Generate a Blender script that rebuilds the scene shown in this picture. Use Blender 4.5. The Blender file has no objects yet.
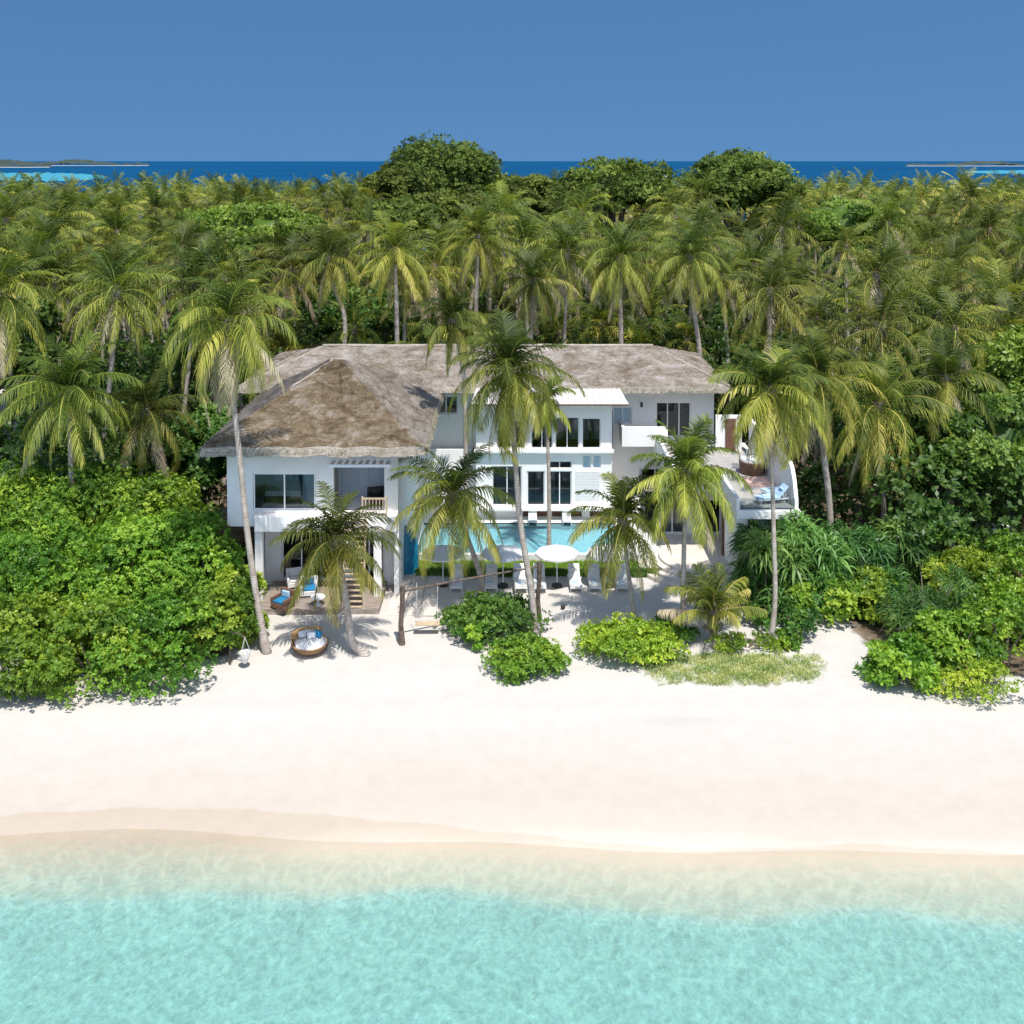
import bpy, math, random
import numpy as np

C = bpy.context.scene.collection
SC = bpy.context.scene
R = math.radians
# ------------------------------------------------------------------ camera
F, PITCH, HCAM, HOR = 1027.0, R(2.0), 23.0, 161.0
CY = HOR + F * math.tan(PITCH)
cd = bpy.data.cameras.new('camera'); cam = bpy.data.objects.new('camera', cd); C.objects.link(cam)
cd.sensor_width = 36; cd.lens = F / 1024 * 36; cd.shift_y = (CY - 512) / 1024
cd.clip_start = 0.5; cd.clip_end = 200000
cam.location = (0, 0, HCAM); cam.rotation_euler = (R(90) - PITCH, 0, 0)
SC.camera = cam
# ------------------------------------------------------------------ sky, sun, exposure
SUNV = np.array([0.16, -0.42, 1.0]); SUNV /= np.linalg.norm(SUNV)
w = bpy.data.worlds.new('World'); SC.world = w; w.use_nodes = True
nt = w.node_tree; bg = nt.nodes['Background']
sky = nt.nodes.new('ShaderNodeTexSky'); sky.sky_type = 'NISHITA'; sky.sun_disc = False
sky.sun_elevation = math.asin(SUNV[2]); sky.sun_rotation = math.atan2(SUNV[0], SUNV[1])
sky.air_density = 1.0; sky.dust_density = 0.1; sky.ozone_density = 3.0
tc = nt.nodes.new('ShaderNodeTexCoord'); ad = nt.nodes.new('ShaderNodeVectorMath'); ad.operation = 'ADD'
ad.inputs[1].default_value = (0, 0, 0.45); nm = nt.nodes.new('ShaderNodeVectorMath'); nm.operation = 'NORMALIZE'
nt.links.new(tc.outputs['Generated'], ad.inputs[0]); nt.links.new(ad.outputs[0], nm.inputs[0]); nt.links.new(nm.outputs[0], sky.inputs['Vector'])
tn = nt.nodes.new('ShaderNodeMixRGB'); tn.blend_type = 'MULTIPLY'; tn.inputs[0].default_value = 1; tn.inputs[2].default_value = (0.67, 0.90, 0.98, 1)
# the sky is deep blue ahead; warm facade fill is added behind the camera
sx3 = nt.nodes.new('ShaderNodeSeparateXYZ'); nt.links.new(tc.outputs['Generated'], sx3.inputs[0]); sky_fill = nt.nodes.new('ShaderNodeMapRange'); sky_fill.interpolation_type = 'SMOOTHSTEP'
sky_fill.inputs['From Min'].default_value = 0.12; sky_fill.inputs['From Max'].default_value = -0.35; nt.links.new(sx3.outputs['Y'], sky_fill.inputs['Value'])
tm = nt.nodes.new('ShaderNodeMixRGB'); tm.inputs[1].default_value = (0.60, 0.86, 0.95, 1); tm.inputs[2].default_value = (3.2, 2.55, 2.0, 1); nt.links.new(sky_fill.outputs[0], tm.inputs[0]); nt.links.new(tm.outputs[0], tn.inputs[2])
nt.links.new(sky.outputs[0], tn.inputs[1]); nt.links.new(tn.outputs[0], bg.inputs['Color']); bg.inputs['Strength'].default_value = 0.118
sl = bpy.data.lights.new('sun', 'SUN'); sun = bpy.data.objects.new('sun', sl); C.objects.link(sun)
sl.energy = 4.4; sl.angle = R(0.53); sl.color = (1.0, 0.965, 0.91)
sun.rotation_euler = (math.acos(SUNV[2]), 0, math.atan2(SUNV[0], -SUNV[1]) )
from mathutils import Vector
sun.rotation_euler = Vector(SUNV.tolist()).to_track_quat('Z', 'Y').to_euler()
SC.view_settings.view_transform = 'Standard'; SC.view_settings.look = 'None'
SC.view_settings.exposure = 0.38; SC.view_settings.gamma = 1.0
cy = SC.cycles
cy.max_bounces = 7; cy.diffuse_bounces = 6; cy.glossy_bounces = 2; cy.transmission_bounces = 3; cy.transparent_max_bounces = 8
cy.caustics_reflective = False; cy.caustics_refractive = False; cy.sample_clamp_indirect = 4.0

# ------------------------------------------------------------------ pixel helpers (measuring only)
SP, CP = math.sin(PITCH), math.cos(PITCH)
def ray(px, py):
    x = (px - 512) / F; y = (CY - py) / F
    return x, CP + y * SP, -SP + y * CP
def G(px, py, z=0.0):
    x, y, zz = ray(px, py); t = (z - HCAM) / zz
    return x * t, y * t
def XZ(px, py, Y):
    x, y, zz = ray(px, py); t = Y / y
    return x * t, HCAM + zz * t
def PX(px, Y): return XZ(px, 400, Y)[0]
def PZ(py, Y): return XZ(512, py, Y)[1]

# ------------------------------------------------------------------ materials
def newmat(name):
    m = bpy.data.materials.new(name); m.use_nodes = True
    return m, m.node_tree, m.node_tree.nodes['Principled BSDF']
def N(nt, t, **k):
    n = nt.nodes.new(t)
    for a, b in k.items():
        if a in n.inputs.keys() if hasattr(n.inputs, 'keys') else False: n.inputs[a].default_value = b
        else: setattr(n, a, b)
    return n
def ramp(nt, stops, src):
    r = nt.nodes.new('ShaderNodeValToRGB'); e = r.color_ramp.elements
    while len(e) < len(stops): e.new(0.5)
    for i, (p, c) in enumerate(stops):
        e[i].position = p; e[i].color = (*c, 1) if len(c) == 3 else c
    nt.links.new(src, r.inputs[0]); return r
def noise(nt, scale, detail=4, rough=0.55, vec=None, sc3=None, dist=0.0):
    n = nt.nodes.new('ShaderNodeTexNoise'); n.inputs['Scale'].default_value = scale
    n.inputs['Detail'].default_value = detail; n.inputs['Roughness'].default_value = rough; n.inputs['Distortion'].default_value = dist
    if vec is None:
        g = nt.nodes.new('ShaderNodeNewGeometry'); vec = g.outputs['Position']
    if sc3:
        mp = nt.nodes.new('ShaderNodeMapping'); mp.inputs['Scale'].default_value = sc3
        nt.links.new(vec, mp.inputs[0]); vec = mp.outputs[0]
    nt.links.new(vec, n.inputs['Vector']); return n
def bump(nt, b, src, strength, dist=0.05):
    bp = nt.nodes.new('ShaderNodeBump'); bp.inputs['Strength'].default_value = strength; bp.inputs['Distance'].default_value = dist
    nt.links.new(src, bp.inputs['Height']); nt.links.new(bp.outputs[0], b.inputs['Normal']); return bp
def simple(name, c1, c2=None, rough=0.6, scale=1.5, bumpv=0.0, sc3=None, obj=False, spec=0.3, detail=4):
    m, nt, b = newmat(name)
    b.inputs['Roughness'].default_value = rough; b.inputs['Specular IOR Level'].default_value = spec
    vec = None
    if obj: vec = nt.nodes.new('ShaderNodeTexCoord').outputs['Object']
    n = noise(nt, scale, detail, 0.6, vec, sc3)
    c2 = c2 or tuple(x * 0.9 for x in c1)
    r = ramp(nt, [(0.35, c2), (0.65, c1)], n.outputs[0]); nt.links.new(r.outputs[0], b.inputs['Base Color'])
    if bumpv: bump(nt, b, n.outputs[0], bumpv)
    return m

def math_(nt, op, a, b_):
    q = nt.nodes.new('ShaderNodeMath'); q.operation = op
    for i, v in enumerate((a, b_)):
        if isinstance(v, (int, float)): q.inputs[i].default_value = v
        else: nt.links.new(v, q.inputs[i])
    return q.outputs[0]
M = {}
def leafmat(name, stops, transl=0.35, rnd=0.35, rough=0.45, spec=0.35):
    m, nt, b = newmat(name)
    at = nt.nodes.new('ShaderNodeAttribute'); at.attribute_name = 'tint'
    r = ramp(nt, stops, at.outputs['Fac'])
    oi = nt.nodes.new('ShaderNodeObjectInfo')
    hs = nt.nodes.new('ShaderNodeHueSaturation')
    mr = nt.nodes.new('ShaderNodeMapRange'); mr.inputs['To Min'].default_value = 1 - rnd; mr.inputs['To Max'].default_value = 1 + rnd
    nt.links.new(oi.outputs['Random'], mr.inputs['Value']); nt.links.new(mr.outputs[0], hs.inputs['Value'])
    m2 = nt.nodes.new('ShaderNodeMath'); m2.operation = 'MULTIPLY'; m2.inputs[1].default_value = 7.31
    m3 = nt.nodes.new('ShaderNodeMath'); m3.operation = 'FRACT'; m4 = nt.nodes.new('ShaderNodeMapRange')
    m4.inputs['To Min'].default_value = 0.485; m4.inputs['To Max'].default_value = 0.515
    nt.links.new(oi.outputs['Random'], m2.inputs[0]); nt.links.new(m2.outputs[0], m3.inputs[0]); nt.links.new(m3.outputs[0], m4.inputs['Value'])
    nt.links.new(m4.outputs[0], hs.inputs['Hue']); nt.links.new(r.outputs[0], hs.inputs['Color'])
    nt.links.new(hs.outputs[0], b.inputs['Base Color']); b.inputs['Roughness'].default_value = rough; b.inputs['Specular IOR Level'].default_value = spec
    tr = nt.nodes.new('ShaderNodeBsdfTranslucent'); mu = nt.nodes.new('ShaderNodeMixRGB'); mu.blend_type = 'MULTIPLY'; mu.inputs[0].default_value = 1
    mu.inputs[2].default_value = (1.25, 1.35, 0.6, 1); nt.links.new(hs.outputs[0], mu.inputs[1]); nt.links.new(mu.outputs[0], tr.inputs['Color'])
    mx = nt.nodes.new('ShaderNodeMixShader'); mx.inputs[0].default_value = transl
    nt.links.new(b.outputs[0], mx.inputs[1]); nt.links.new(tr.outputs[0], mx.inputs[2])
    nt.links.new(mx.outputs[0], nt.nodes['Material Output'].inputs['Surface'])
    return m
M['palm'] = leafmat('palm_leaf', [(0.0, (0.04, 0.066, 0.013)), (0.3, (0.13, 0.165, 0.026)), (0.55, (0.36, 0.35, 0.055)), (0.75, (0.60, 0.52, 0.15)), (0.88, (0.66, 0.57, 0.39)), (1.0, (0.42, 0.34, 0.24))], 0.33, 0.38, 0.5, 0.22)
M['broad'] = leafmat('broad_leaf', [(0.0, (0.04, 0.09, 0.015)), (0.5, (0.10, 0.185, 0.03)), (1.0, (0.21, 0.29, 0.045))], 0.3, 0.22)
M['shrub'] = leafmat('shrub_leaf', [(0.0, (0.07, 0.155, 0.016)), (0.5, (0.18, 0.32, 0.03)), (1.0, (0.36, 0.47, 0.05))], 0.35, 0.15)
M['darkshrub'] = leafmat('dark_shrub_leaf', [(0.0, (0.035, 0.09, 0.016)), (0.5, (0.09, 0.19, 0.03)), (1.0, (0.18, 0.30, 0.045))], 0.3, 0.12)
M['lime'] = leafmat('lime_leaf', [(0.0, (0.12, 0.21, 0.018)), (0.5, (0.28, 0.40, 0.035)), (1.0, (0.50, 0.55, 0.06))], 0.35, 0.1)
M['midshrub'] = leafmat('mid_shrub_leaf', [(0.0, (0.07, 0.14, 0.014)), (0.5, (0.18, 0.30, 0.03)), (1.0, (0.36, 0.46, 0.05))], .35, .05)
M['strap'] = leafmat('strap_leaf', [(0.0, (0.05, 0.12, 0.03)), (0.5, (0.12, 0.25, 0.05)), (1.0, (0.25, 0.38, 0.09))], 0.3, 0.15)
M['grass'] = leafmat('grass_blade', [(0.0, (0.20, 0.30, 0.07)), (0.5, (0.38, 0.42, 0.13)), (1.0, (0.60, 0.56, 0.25))], 0.3, 0.05)
M['lawn'] = leafmat('lawn_blade', [(0.0, (0.14, 0.24, 0.02)), (0.5, (0.22, 0.33, 0.035)), (1.0, (0.34, 0.42, 0.06))], 0.3, 0.05)

# palm trunk: pale grey rings
m, nt, b = newmat('palm_bark'); tcx = nt.nodes.new('ShaderNodeTexCoord')
wv = nt.nodes.new('ShaderNodeTexWave'); wv.bands_direction = 'Z'; wv.inputs['Scale'].default_value = 3.1; wv.inputs['Distortion'].default_value = 2.0; wv.inputs['Detail'].default_value = 2
nt.links.new(tcx.outputs['Object'], wv.inputs['Vector'])
n1 = noise(nt, 3.0, 4, 0.6, tcx.outputs['Object'])
r1 = ramp(nt, [(0.1, (0.36, 0.31, 0.265)), (0.6, (0.54, 0.48, 0.42))], wv.outputs['Fac'])
r2 = ramp(nt, [(0.3, (0.55, 0.5, 0.45)), (0.7, (1, 1, 1))], n1.outputs[0])
mu = nt.nodes.new('ShaderNodeMixRGB'); mu.blend_type = 'MULTIPLY'; mu.inputs[0].default_value = 1
nt.links.new(r1.outputs[0], mu.inputs[1]); nt.links.new(r2.outputs[0], mu.inputs[2]); nt.links.new(mu.outputs[0], b.inputs['Base Color'])
b.inputs['Roughness'].default_value = 0.85; bump(nt, b, wv.outputs['Fac'], 0.35, 0.02); M['palmbark'] = m
M['bark'] = simple('tree_bark', (0.28, 0.23, 0.18), (0.12, 0.09, 0.07), 0.9, 4, 0.5, (1, 1, .3), True)
M['coconut'] = simple('coconut_husk', (0.30, 0.27, 0.06), (0.16, 0.13, 0.05), 0.6, 6)
M['white'] = simple('white_render', (0.85, 0.83, 0.795), (0.79, 0.77, 0.73), 0.75, 0.8, 0.03)
M['whitepaint'] = simple('white_paint', (0.82, 0.82, 0.81), (0.77, 0.77, 0.76), 0.4, 3)
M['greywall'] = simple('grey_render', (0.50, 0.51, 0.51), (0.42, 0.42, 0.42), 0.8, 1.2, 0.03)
M['blueglass'] = simple('frosted_glass', (0.42, 0.55, 0.62), (0.36, 0.48, 0.55), 0.15, 2)
M['fabricwhite'] = simple('white_canvas', (0.70, 0.69, 0.67), (0.62, 0.61, 0.59), 0.9, 4)
M['teal'] = simple('teal_fabric', (0.015, 0.22, 0.42), (0.02, 0.13, 0.28), 0.8, 7)
M['tealtile'] = simple('teal_tile', (0.01, 0.20, 0.32), (0.015, 0.14, 0.24), 0.25, 6)
M['bluecush'] = simple('pale_blue_cushion', (0.42, 0.58, 0.70), (0.34, 0.48, 0.62), 0.9, 3)
M['coral'] = simple('coral_weave', (0.62, 0.36, 0.28), (0.66, 0.48, 0.40), 0.9, 5, sc3=(1, 6, 1))
M['rattan'] = simple('brown_rattan', (0.20, 0.11, 0.07), (0.10, 0.055, 0.04), 0.7, 12, 0.3)
M['honeyrattan'] = simple('honey_rattan', (0.55, 0.34, 0.15), (0.36, 0.21, 0.09), 0.6, 8, 0.3, (1, 1, 5))
M['wood'] = simple('weathered_wood', (0.36, 0.30, 0.25), (0.20, 0.16, 0.13), 0.8, 3, 0.3, (0.6, 6, 1))
M['palewood'] = simple('pale_wood', (0.55, 0.44, 0.30), (0.42, 0.32, 0.21), 0.7, 5)
M['darkwood'] = simple('dark_log', (0.16, 0.12, 0.09), (0.07, 0.05, 0.04), 0.9, 6, 0.4)
M['brown'] = simple('brown_timber', (0.17, 0.09, 0.06), (0.12, 0.06, 0.04), 0.7, 3)
M['dark'] = simple('dark_metal', (0.035, 0.035, 0.035), None, 0.5, 3)
M['black'] = simple('dark_interior', (0.03, 0.028, 0.027), (0.015, 0.015, 0.015), 0.7, 1)
M['interior'] = simple('interior_plaster', (0.42, 0.38, 0.33), None, 0.9, 1)
M['curtain'] = simple('pale_curtain', (0.56, 0.62, 0.66), (0.40, 0.46, 0.52), 0.9, 2, 0.5, (9, 9, 0.2))
M['rope'] = simple('white_rope', (0.7, 0.68, 0.63), None, 0.9, 8)
M['stone'] = simple('pale_stone', (0.66, 0.60, 0.53), (0.56, 0.50, 0.44), 0.8, 1.5, 0.1)
M['greyfloor'] = simple('grey_floor_tile', (0.40, 0.38, 0.35), (0.33, 0.31, 0.29), 0.8, 2)
M['pooldeck'] = simple('pale_pool_stone', (0.74, 0.73, 0.70), (0.66, 0.65, 0.62), 0.6, 1.0)
m, nt, b = newmat('window_glass'); b.inputs['Base Color'].default_value = (0.9, 0.95, 0.97, 1)
gl = nt.nodes.new('ShaderNodeBsdfGlossy'); gl.inputs['Roughness'].default_value = 0.03; gl.inputs['Color'].default_value = (0.9, 0.95, 1, 1)
tp = nt.nodes.new('ShaderNodeBsdfTransparent'); tp.inputs['Color'].default_value = (0.72, 0.78, 0.8, 1)
fr = nt.nodes.new('ShaderNodeFresnel'); fr.inputs['IOR'].default_value = 1.5; mx = nt.nodes.new('ShaderNodeMixShader')
nt.links.new(fr.outputs[0], mx.inputs[0]); nt.links.new(tp.outputs[0], mx.inputs[1]); nt.links.new(gl.outputs[0], mx.inputs[2])
nt.links.new(mx.outputs[0], nt.nodes['Material Output'].inputs['Surface']); M['glass'] = m

def thatch(name, ca, cb, cc):
    m, nt, b = newmat(name)
    g = nt.nodes.new('ShaderNodeNewGeometry')
    n1 = noise(nt, 0.75, 7, 0.72, g.outputs['Position'], (1, 1, 1.5), 0.6)
    n2 = noise(nt, 7, 5, 0.75, g.outputs['Position'], (1.0, 0.9, 2.2))
    r = ramp(nt, [(0.36, ca), (0.5, cb), (0.66, cc)], n1.outputs[0])
    n3 = noise(nt, 1.6, 5, 0.7, g.outputs['Position'], (0.5, 0.5, 6.0), 0.4)
    mix3 = math_(nt, 'ADD', math_(nt, 'MULTIPLY', n2.outputs[0], 0.6), math_(nt, 'MULTIPLY', n3.outputs[0], 0.4))
    r2 = ramp(nt, [(0.34, (0.38, 0.36, 0.34)), (0.66, (1.3, 1.27, 1.24))], mix3)
    mu = nt.nodes.new('ShaderNodeMixRGB'); mu.blend_type = 'MULTIPLY'; mu.inputs[0].default_value = 1
    nt.links.new(r.outputs[0], mu.inputs[1]); nt.links.new(r2.outputs[0], mu.inputs[2]); nt.links.new(mu.outputs[0], b.inputs['Base Color'])
    b.inputs['Roughness'].default_value = 0.95; b.inputs['Specular IOR Level'].default_value = 0.1
    bump(nt, b, n2.outputs[0], 0.9, 0.12); return m
M['thatch'] = thatch('thatch', (0.105, 0.075, 0.045), (0.20, 0.155, 0.10), (0.37, 0.33, 0.285))
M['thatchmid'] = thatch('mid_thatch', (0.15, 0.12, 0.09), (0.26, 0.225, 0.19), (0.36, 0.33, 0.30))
M['thatchpale'] = thatch('pale_thatch', (0.18, 0.14, 0.10), (0.30, 0.26, 0.22), (0.43, 0.395, 0.365))
M['thatchridge'] = thatch('ridge_thatch', (0.42, 0.37, 0.30), (0.50, 0.45, 0.38), (0.56, 0.52, 0.46))
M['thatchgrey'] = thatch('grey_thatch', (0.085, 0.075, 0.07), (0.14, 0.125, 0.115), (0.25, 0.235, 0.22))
m, nt, b = newmat('white_metal_roof')
wv = nt.nodes.new('ShaderNodeTexWave'); wv.bands_direction = 'X'; wv.inputs['Scale'].default_value = 0.8
g = nt.nodes.new('ShaderNodeNewGeometry'); nt.links.new(g.outputs['Position'], wv.inputs['Vector'])
r = ramp(nt, [(0.0, (0.40, 0.36, 0.34)), (0.18, (0.56, 0.525, 0.50))], wv.outputs['Fac']); nt.links.new(r.outputs[0], b.inputs['Base Color'])
b.inputs['Roughness'].default_value = 0.6; M['metalroof'] = m

# ------------------------------------------------------------------ mesh helpers
class MB:
    def __init__(s): s.v = []; s.f = []; s.m = []
    def add(s, vs, fs, mi=0):
        o = len(s.v); s.v += [tuple(p) for p in vs]; s.f += [tuple(i + o for i in f) for f in fs]; s.m += [mi] * len(fs); return s
    def box(s, x0, x1, y0, y1, z0, z1, mi=0):
        v = [(x, y, z) for z in (z0, z1) for y in (y0, y1) for x in (x0, x1)]
        return s.add(v, [(0, 2, 3, 1), (4, 5, 7, 6), (0, 1, 5, 4), (2, 6, 7, 3), (0, 4, 6, 2), (1, 3, 7, 5)], mi)
    def tube(s, pts, rad, n=8, mi=0, cap=True):
        P = [np.array(p, float) for p in pts]; vs = []; fs = []
        for i, p in enumerate(P):
            t = P[min(i + 1, len(P) - 1)] - P[max(i - 1, 0)]; t = t / (np.linalg.norm(t) + 1e-9)
            a = np.cross(t, (0, 1, 0.02)) if abs(t[1]) < 0.9 else np.cross(t, (1, 0, 0)); a /= np.linalg.norm(a); c = np.cross(t, a)
            r = rad[i] if hasattr(rad, '__len__') else rad
            vs += [p + r * (math.cos(q) * a + math.sin(q) * c) for q in (2 * math.pi * k / n for k in range(n))]
        for i in range(len(P) - 1):
            for k in range(n):
                a, b_ = i * n + k, i * n + (k + 1) % n; fs.append((a, b_, b_ + n, a + n))
        if cap: fs += [tuple(range(n))[::-1], tuple((len(P) - 1) * n + k for k in range(n))]
        return s.add(vs, fs, mi)
    def lathe(s, prof, c=(0, 0), n=24, mi=0, a0=0, a1=2 * math.pi, sx=1, sy=1):
        vs = []; fs = []; full = abs(a1 - a0 - 2 * math.pi) < 1e-6; K = n if full else n + 1
        for r, z in prof:
            vs += [(c[0] + sx * r * math.cos(a0 + (a1 - a0) * k / n), c[1] + sy * r * math.sin(a0 + (a1 - a0) * k / n), z) for k in range(K)]
        for i in range(len(prof) - 1):
            for k in range(n):
                a = i * K + k; b_ = i * K + (k + 1) % K; fs.append((a, b_, b_ + K, a + K))
        return s.add(vs, fs, mi)
    def build(s, name, mats, parent=None, loc=None, bevel=0, smooth=False):
        """loc: origin subtracted from the (world) vertices."""
        me = bpy.data.meshes.new(name); org = ORG.get(parent.name, (0, 0, 0)) if parent is not None and loc is None else (loc or (0, 0, 0))
        me.from_pydata([(x - org[0], y - org[1], z - org[2]) for x, y, z in s.v], [], s.f)
        mats = mats if isinstance(mats, (list, tuple)) else [mats]
        for q in mats: me.materials.append(M[q] if isinstance(q, str) else q)
        me.polygons.foreach_set('material_index', s.m)
        if smooth: me.polygons.foreach_set('use_smooth', [True] * len(s.f))
        o = bpy.data.objects.new(name, me); C.objects.link(o)
        if parent is not None: o.parent = parent; ORG[o.name] = ORG.get(parent.name, (0, 0, 0))
        elif loc: o.location = loc; ORG[o.name] = loc
        if bevel:
            bv = o.modifiers.new('bevel', 'BEVEL'); bv.width = bevel; bv.segments = 2; bv.limit_method = 'ANGLE'
        return o
ORG = {}
def tag(o, label, cat, group=None, kind=None):
    if label: o['label'] = label
    if cat: o['category'] = cat
    if group: o['group'] = group
    if kind: o['kind'] = kind
    return o
def thing(name, label, cat, loc=(0, 0, 0), group=None, rz=0, world=True):
    """world=True: children are given in world coordinates; False: in the thing's own."""
    o = bpy.data.objects.new(name, None); C.objects.link(o); o.location = loc; o.rotation_euler = (0, 0, rz); o.empty_display_size = 0.3
    ORG[o.name] = tuple(loc) if world else (0, 0, 0)
    return tag(o, label, cat, group)
def struct(o): o['kind'] = 'structure'; return o
def copy_thing(root, loc, rz=0.0, scale=1.0, label=None, group=None, spin=None):
    r = root.copy(); C.objects.link(r); r.location = loc; r.rotation_euler = (0, 0, rz)
    r.scale = (scale,) * 3 if not hasattr(scale, '__len__') else scale
    if label: r['label'] = label
    if group: r['group'] = group
    for ch in root.children:
        c = ch.copy(); C.objects.link(c); c.parent = r
        if spin is not None and ch.name.split('.')[0] == 'crown': c.rotation_euler = (0, 0, spin)
        for g_ in ch.children:
            d = g_.copy(); C.objects.link(d); d.parent = c
    return r
def np_mesh(name, V, Q, tint, mats, matidx=None, parent=None, loc=(0, 0, 0)):
    me = bpy.data.meshes.new(name); V = np.asarray(V, np.float32); Q = np.asarray(Q, np.int32)
    me.vertices.add(len(V)); me.vertices.foreach_set('co', V.ravel())
    me.loops.add(Q.size); me.loops.foreach_set('vertex_index', Q.ravel())
    me.polygons.add(len(Q)); me.polygons.foreach_set('loop_start', np.arange(0, Q.size, 4, dtype=np.int32))
    for q in mats: me.materials.append(M[q])
    if matidx is not None: me.polygons.foreach_set('material_index', np.asarray(matidx, np.int32))
    at = me.attributes.new('tint', 'FLOAT', 'POINT'); at.data.foreach_set('value', np.asarray(tint, np.float32))
    me.update(); me.validate()
    o = bpy.data.objects.new(name, me); C.objects.link(o); o.location = loc
    if parent is not None: o.parent = parent
    return o
def quads_of_mb(mb):
    V = np.array(mb.v, float); Q = [f for f in mb.f if len(f) == 4]; return V, np.array(Q, int)

# ------------------------------------------------------------------ palm crowns
def frond(rng, az, e0, bend, L, leafL, K, droop, vup, tintv, wid=0.075):
    """one pinnate leaf; returns V, Q, tint"""
    t = np.linspace(0, 1, K + 1); ang = e0 - bend * t ** 1.25; ds = L / K
    rr = np.concatenate([[0], np.cumsum(np.cos(ang[:-1]) * ds)]); zz = np.concatenate([[0], np.cumsum(np.sin(ang[:-1]) * ds)])
    sway = rng.normal(0, 0.12) * t ** 2 * L
    ca, sa = math.cos(az), math.sin(az)
    P = np.stack([rr * ca - sway * sa, rr * sa + sway * ca, zz], 1)
    T = np.gradient(P, axis=0); T /= np.linalg.norm(T, axis=1)[:, None]
    tw = rng.normal(0, 0.35)
    S0 = np.array([-sa, ca, 0.0]); Nn = np.cross(S0[None, :], T); Nn *= -np.sign(Nn[:, 2:3] * 0 + 1)
    Nn = np.cross(T, S0[None, :]); Nn /= np.linalg.norm(Nn, axis=1)[:, None]
    Nn[Nn[:, 2] < -1.5] *= -1
    S = math.cos(tw) * S0[None, :] + math.sin(tw) * Nn * t[:, None]; S /= np.linalg.norm(S, axis=1)[:, None]
    Vs, Qs, Ts = [], [], []; off = 0
    # rachis: flat ribbon pair
    rw = np.interp(t, [0, 0.2, 1], [0.10, 0.045, 0.012])
    A = P + S * rw[:, None]; B = P - S * rw[:, None]; Cc = P + Nn * rw[:, None] * -0.9
    n = K + 1; Vs.append(np.concatenate([A, B, Cc])); i = np.arange(K)
    Qs.append(np.stack([i, i + 1, i + 1 + n, i + n], 1)); Qs.append(np.stack([i + n, i + 1 + n, i + 1 + 2 * n, i + 2 * n], 1)); Qs.append(np.stack([i + 2 * n, i + 1 + 2 * n, i + 1, i], 1))
    Ts.append(np.full(3 * n, min(1.0, max(tintv, 0.62) + 0.05))); off += 3 * n
    i0 = int(K * 0.13); idx = np.arange(i0, K + 1); tt = t[idx]
    for sgn in (1, -1):
        m_ = len(idx); prof = np.clip(np.sin(np.pi * (0.14 + 0.80 * tt)) ** 0.55, 0.15, 1)
        ll = leafL * prof * rng.uniform(0.82, 1.1, m_)
        fw = np.interp(tt, [0, 1], [0.35, 1.3]) + rng.normal(0, 0.1, m_)
        up = vup * np.interp(tt, [0, 1], [1, 0.5]) + rng.normal(0, 0.08, m_)
        D = sgn * S[idx] + T[idx] * fw[:, None] + Nn[idx] * up[:, None]; D /= np.linalg.norm(D, axis=1)[:, None]
        g_ = np.array([0, 0, -1.0]); b0 = P[idx]
        dd = droop * rng.uniform(0.7, 1.3, m_)
        D1 = D + g_ * (dd * 0.35)[:, None]; D1 /= np.linalg.norm(D1, axis=1)[:, None]
        D2 = D + g_ * (dd * 1.3)[:, None]; D2 /= np.linalg.norm(D2, axis=1)[:, None]
        mid = b0 + D1 * (ll * 0.45)[:, None]; tip = mid + D2 * (ll * 0.55)[:, None]
        W = T[idx] * wid
        V = np.stack([b0 - W * .4, b0 + W * .4, mid - W * .5, mid + W * .5, tip - W * 0.08, tip + W * 0.08], 1).reshape(-1, 3)
        k = np.arange(m_) * 6 + off
        Qs.append(np.stack([k, k + 1, k + 3, k + 2], 1)); Qs.append(np.stack([k + 2, k + 3, k + 5, k + 4], 1))
        base = np.clip(tintv + rng.normal(0, 0.07, m_) + 0.12 * tt ** 3, 0, 1)
        tv = np.stack([base] * 4 + [np.clip(base + 0.07, 0, 1)] * 2, 1).ravel()
        Vs.append(V); Ts.append(tv); off += m_ * 6
    return np.concatenate(Vs), np.concatenate(Qs), np.concatenate(Ts)
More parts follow.
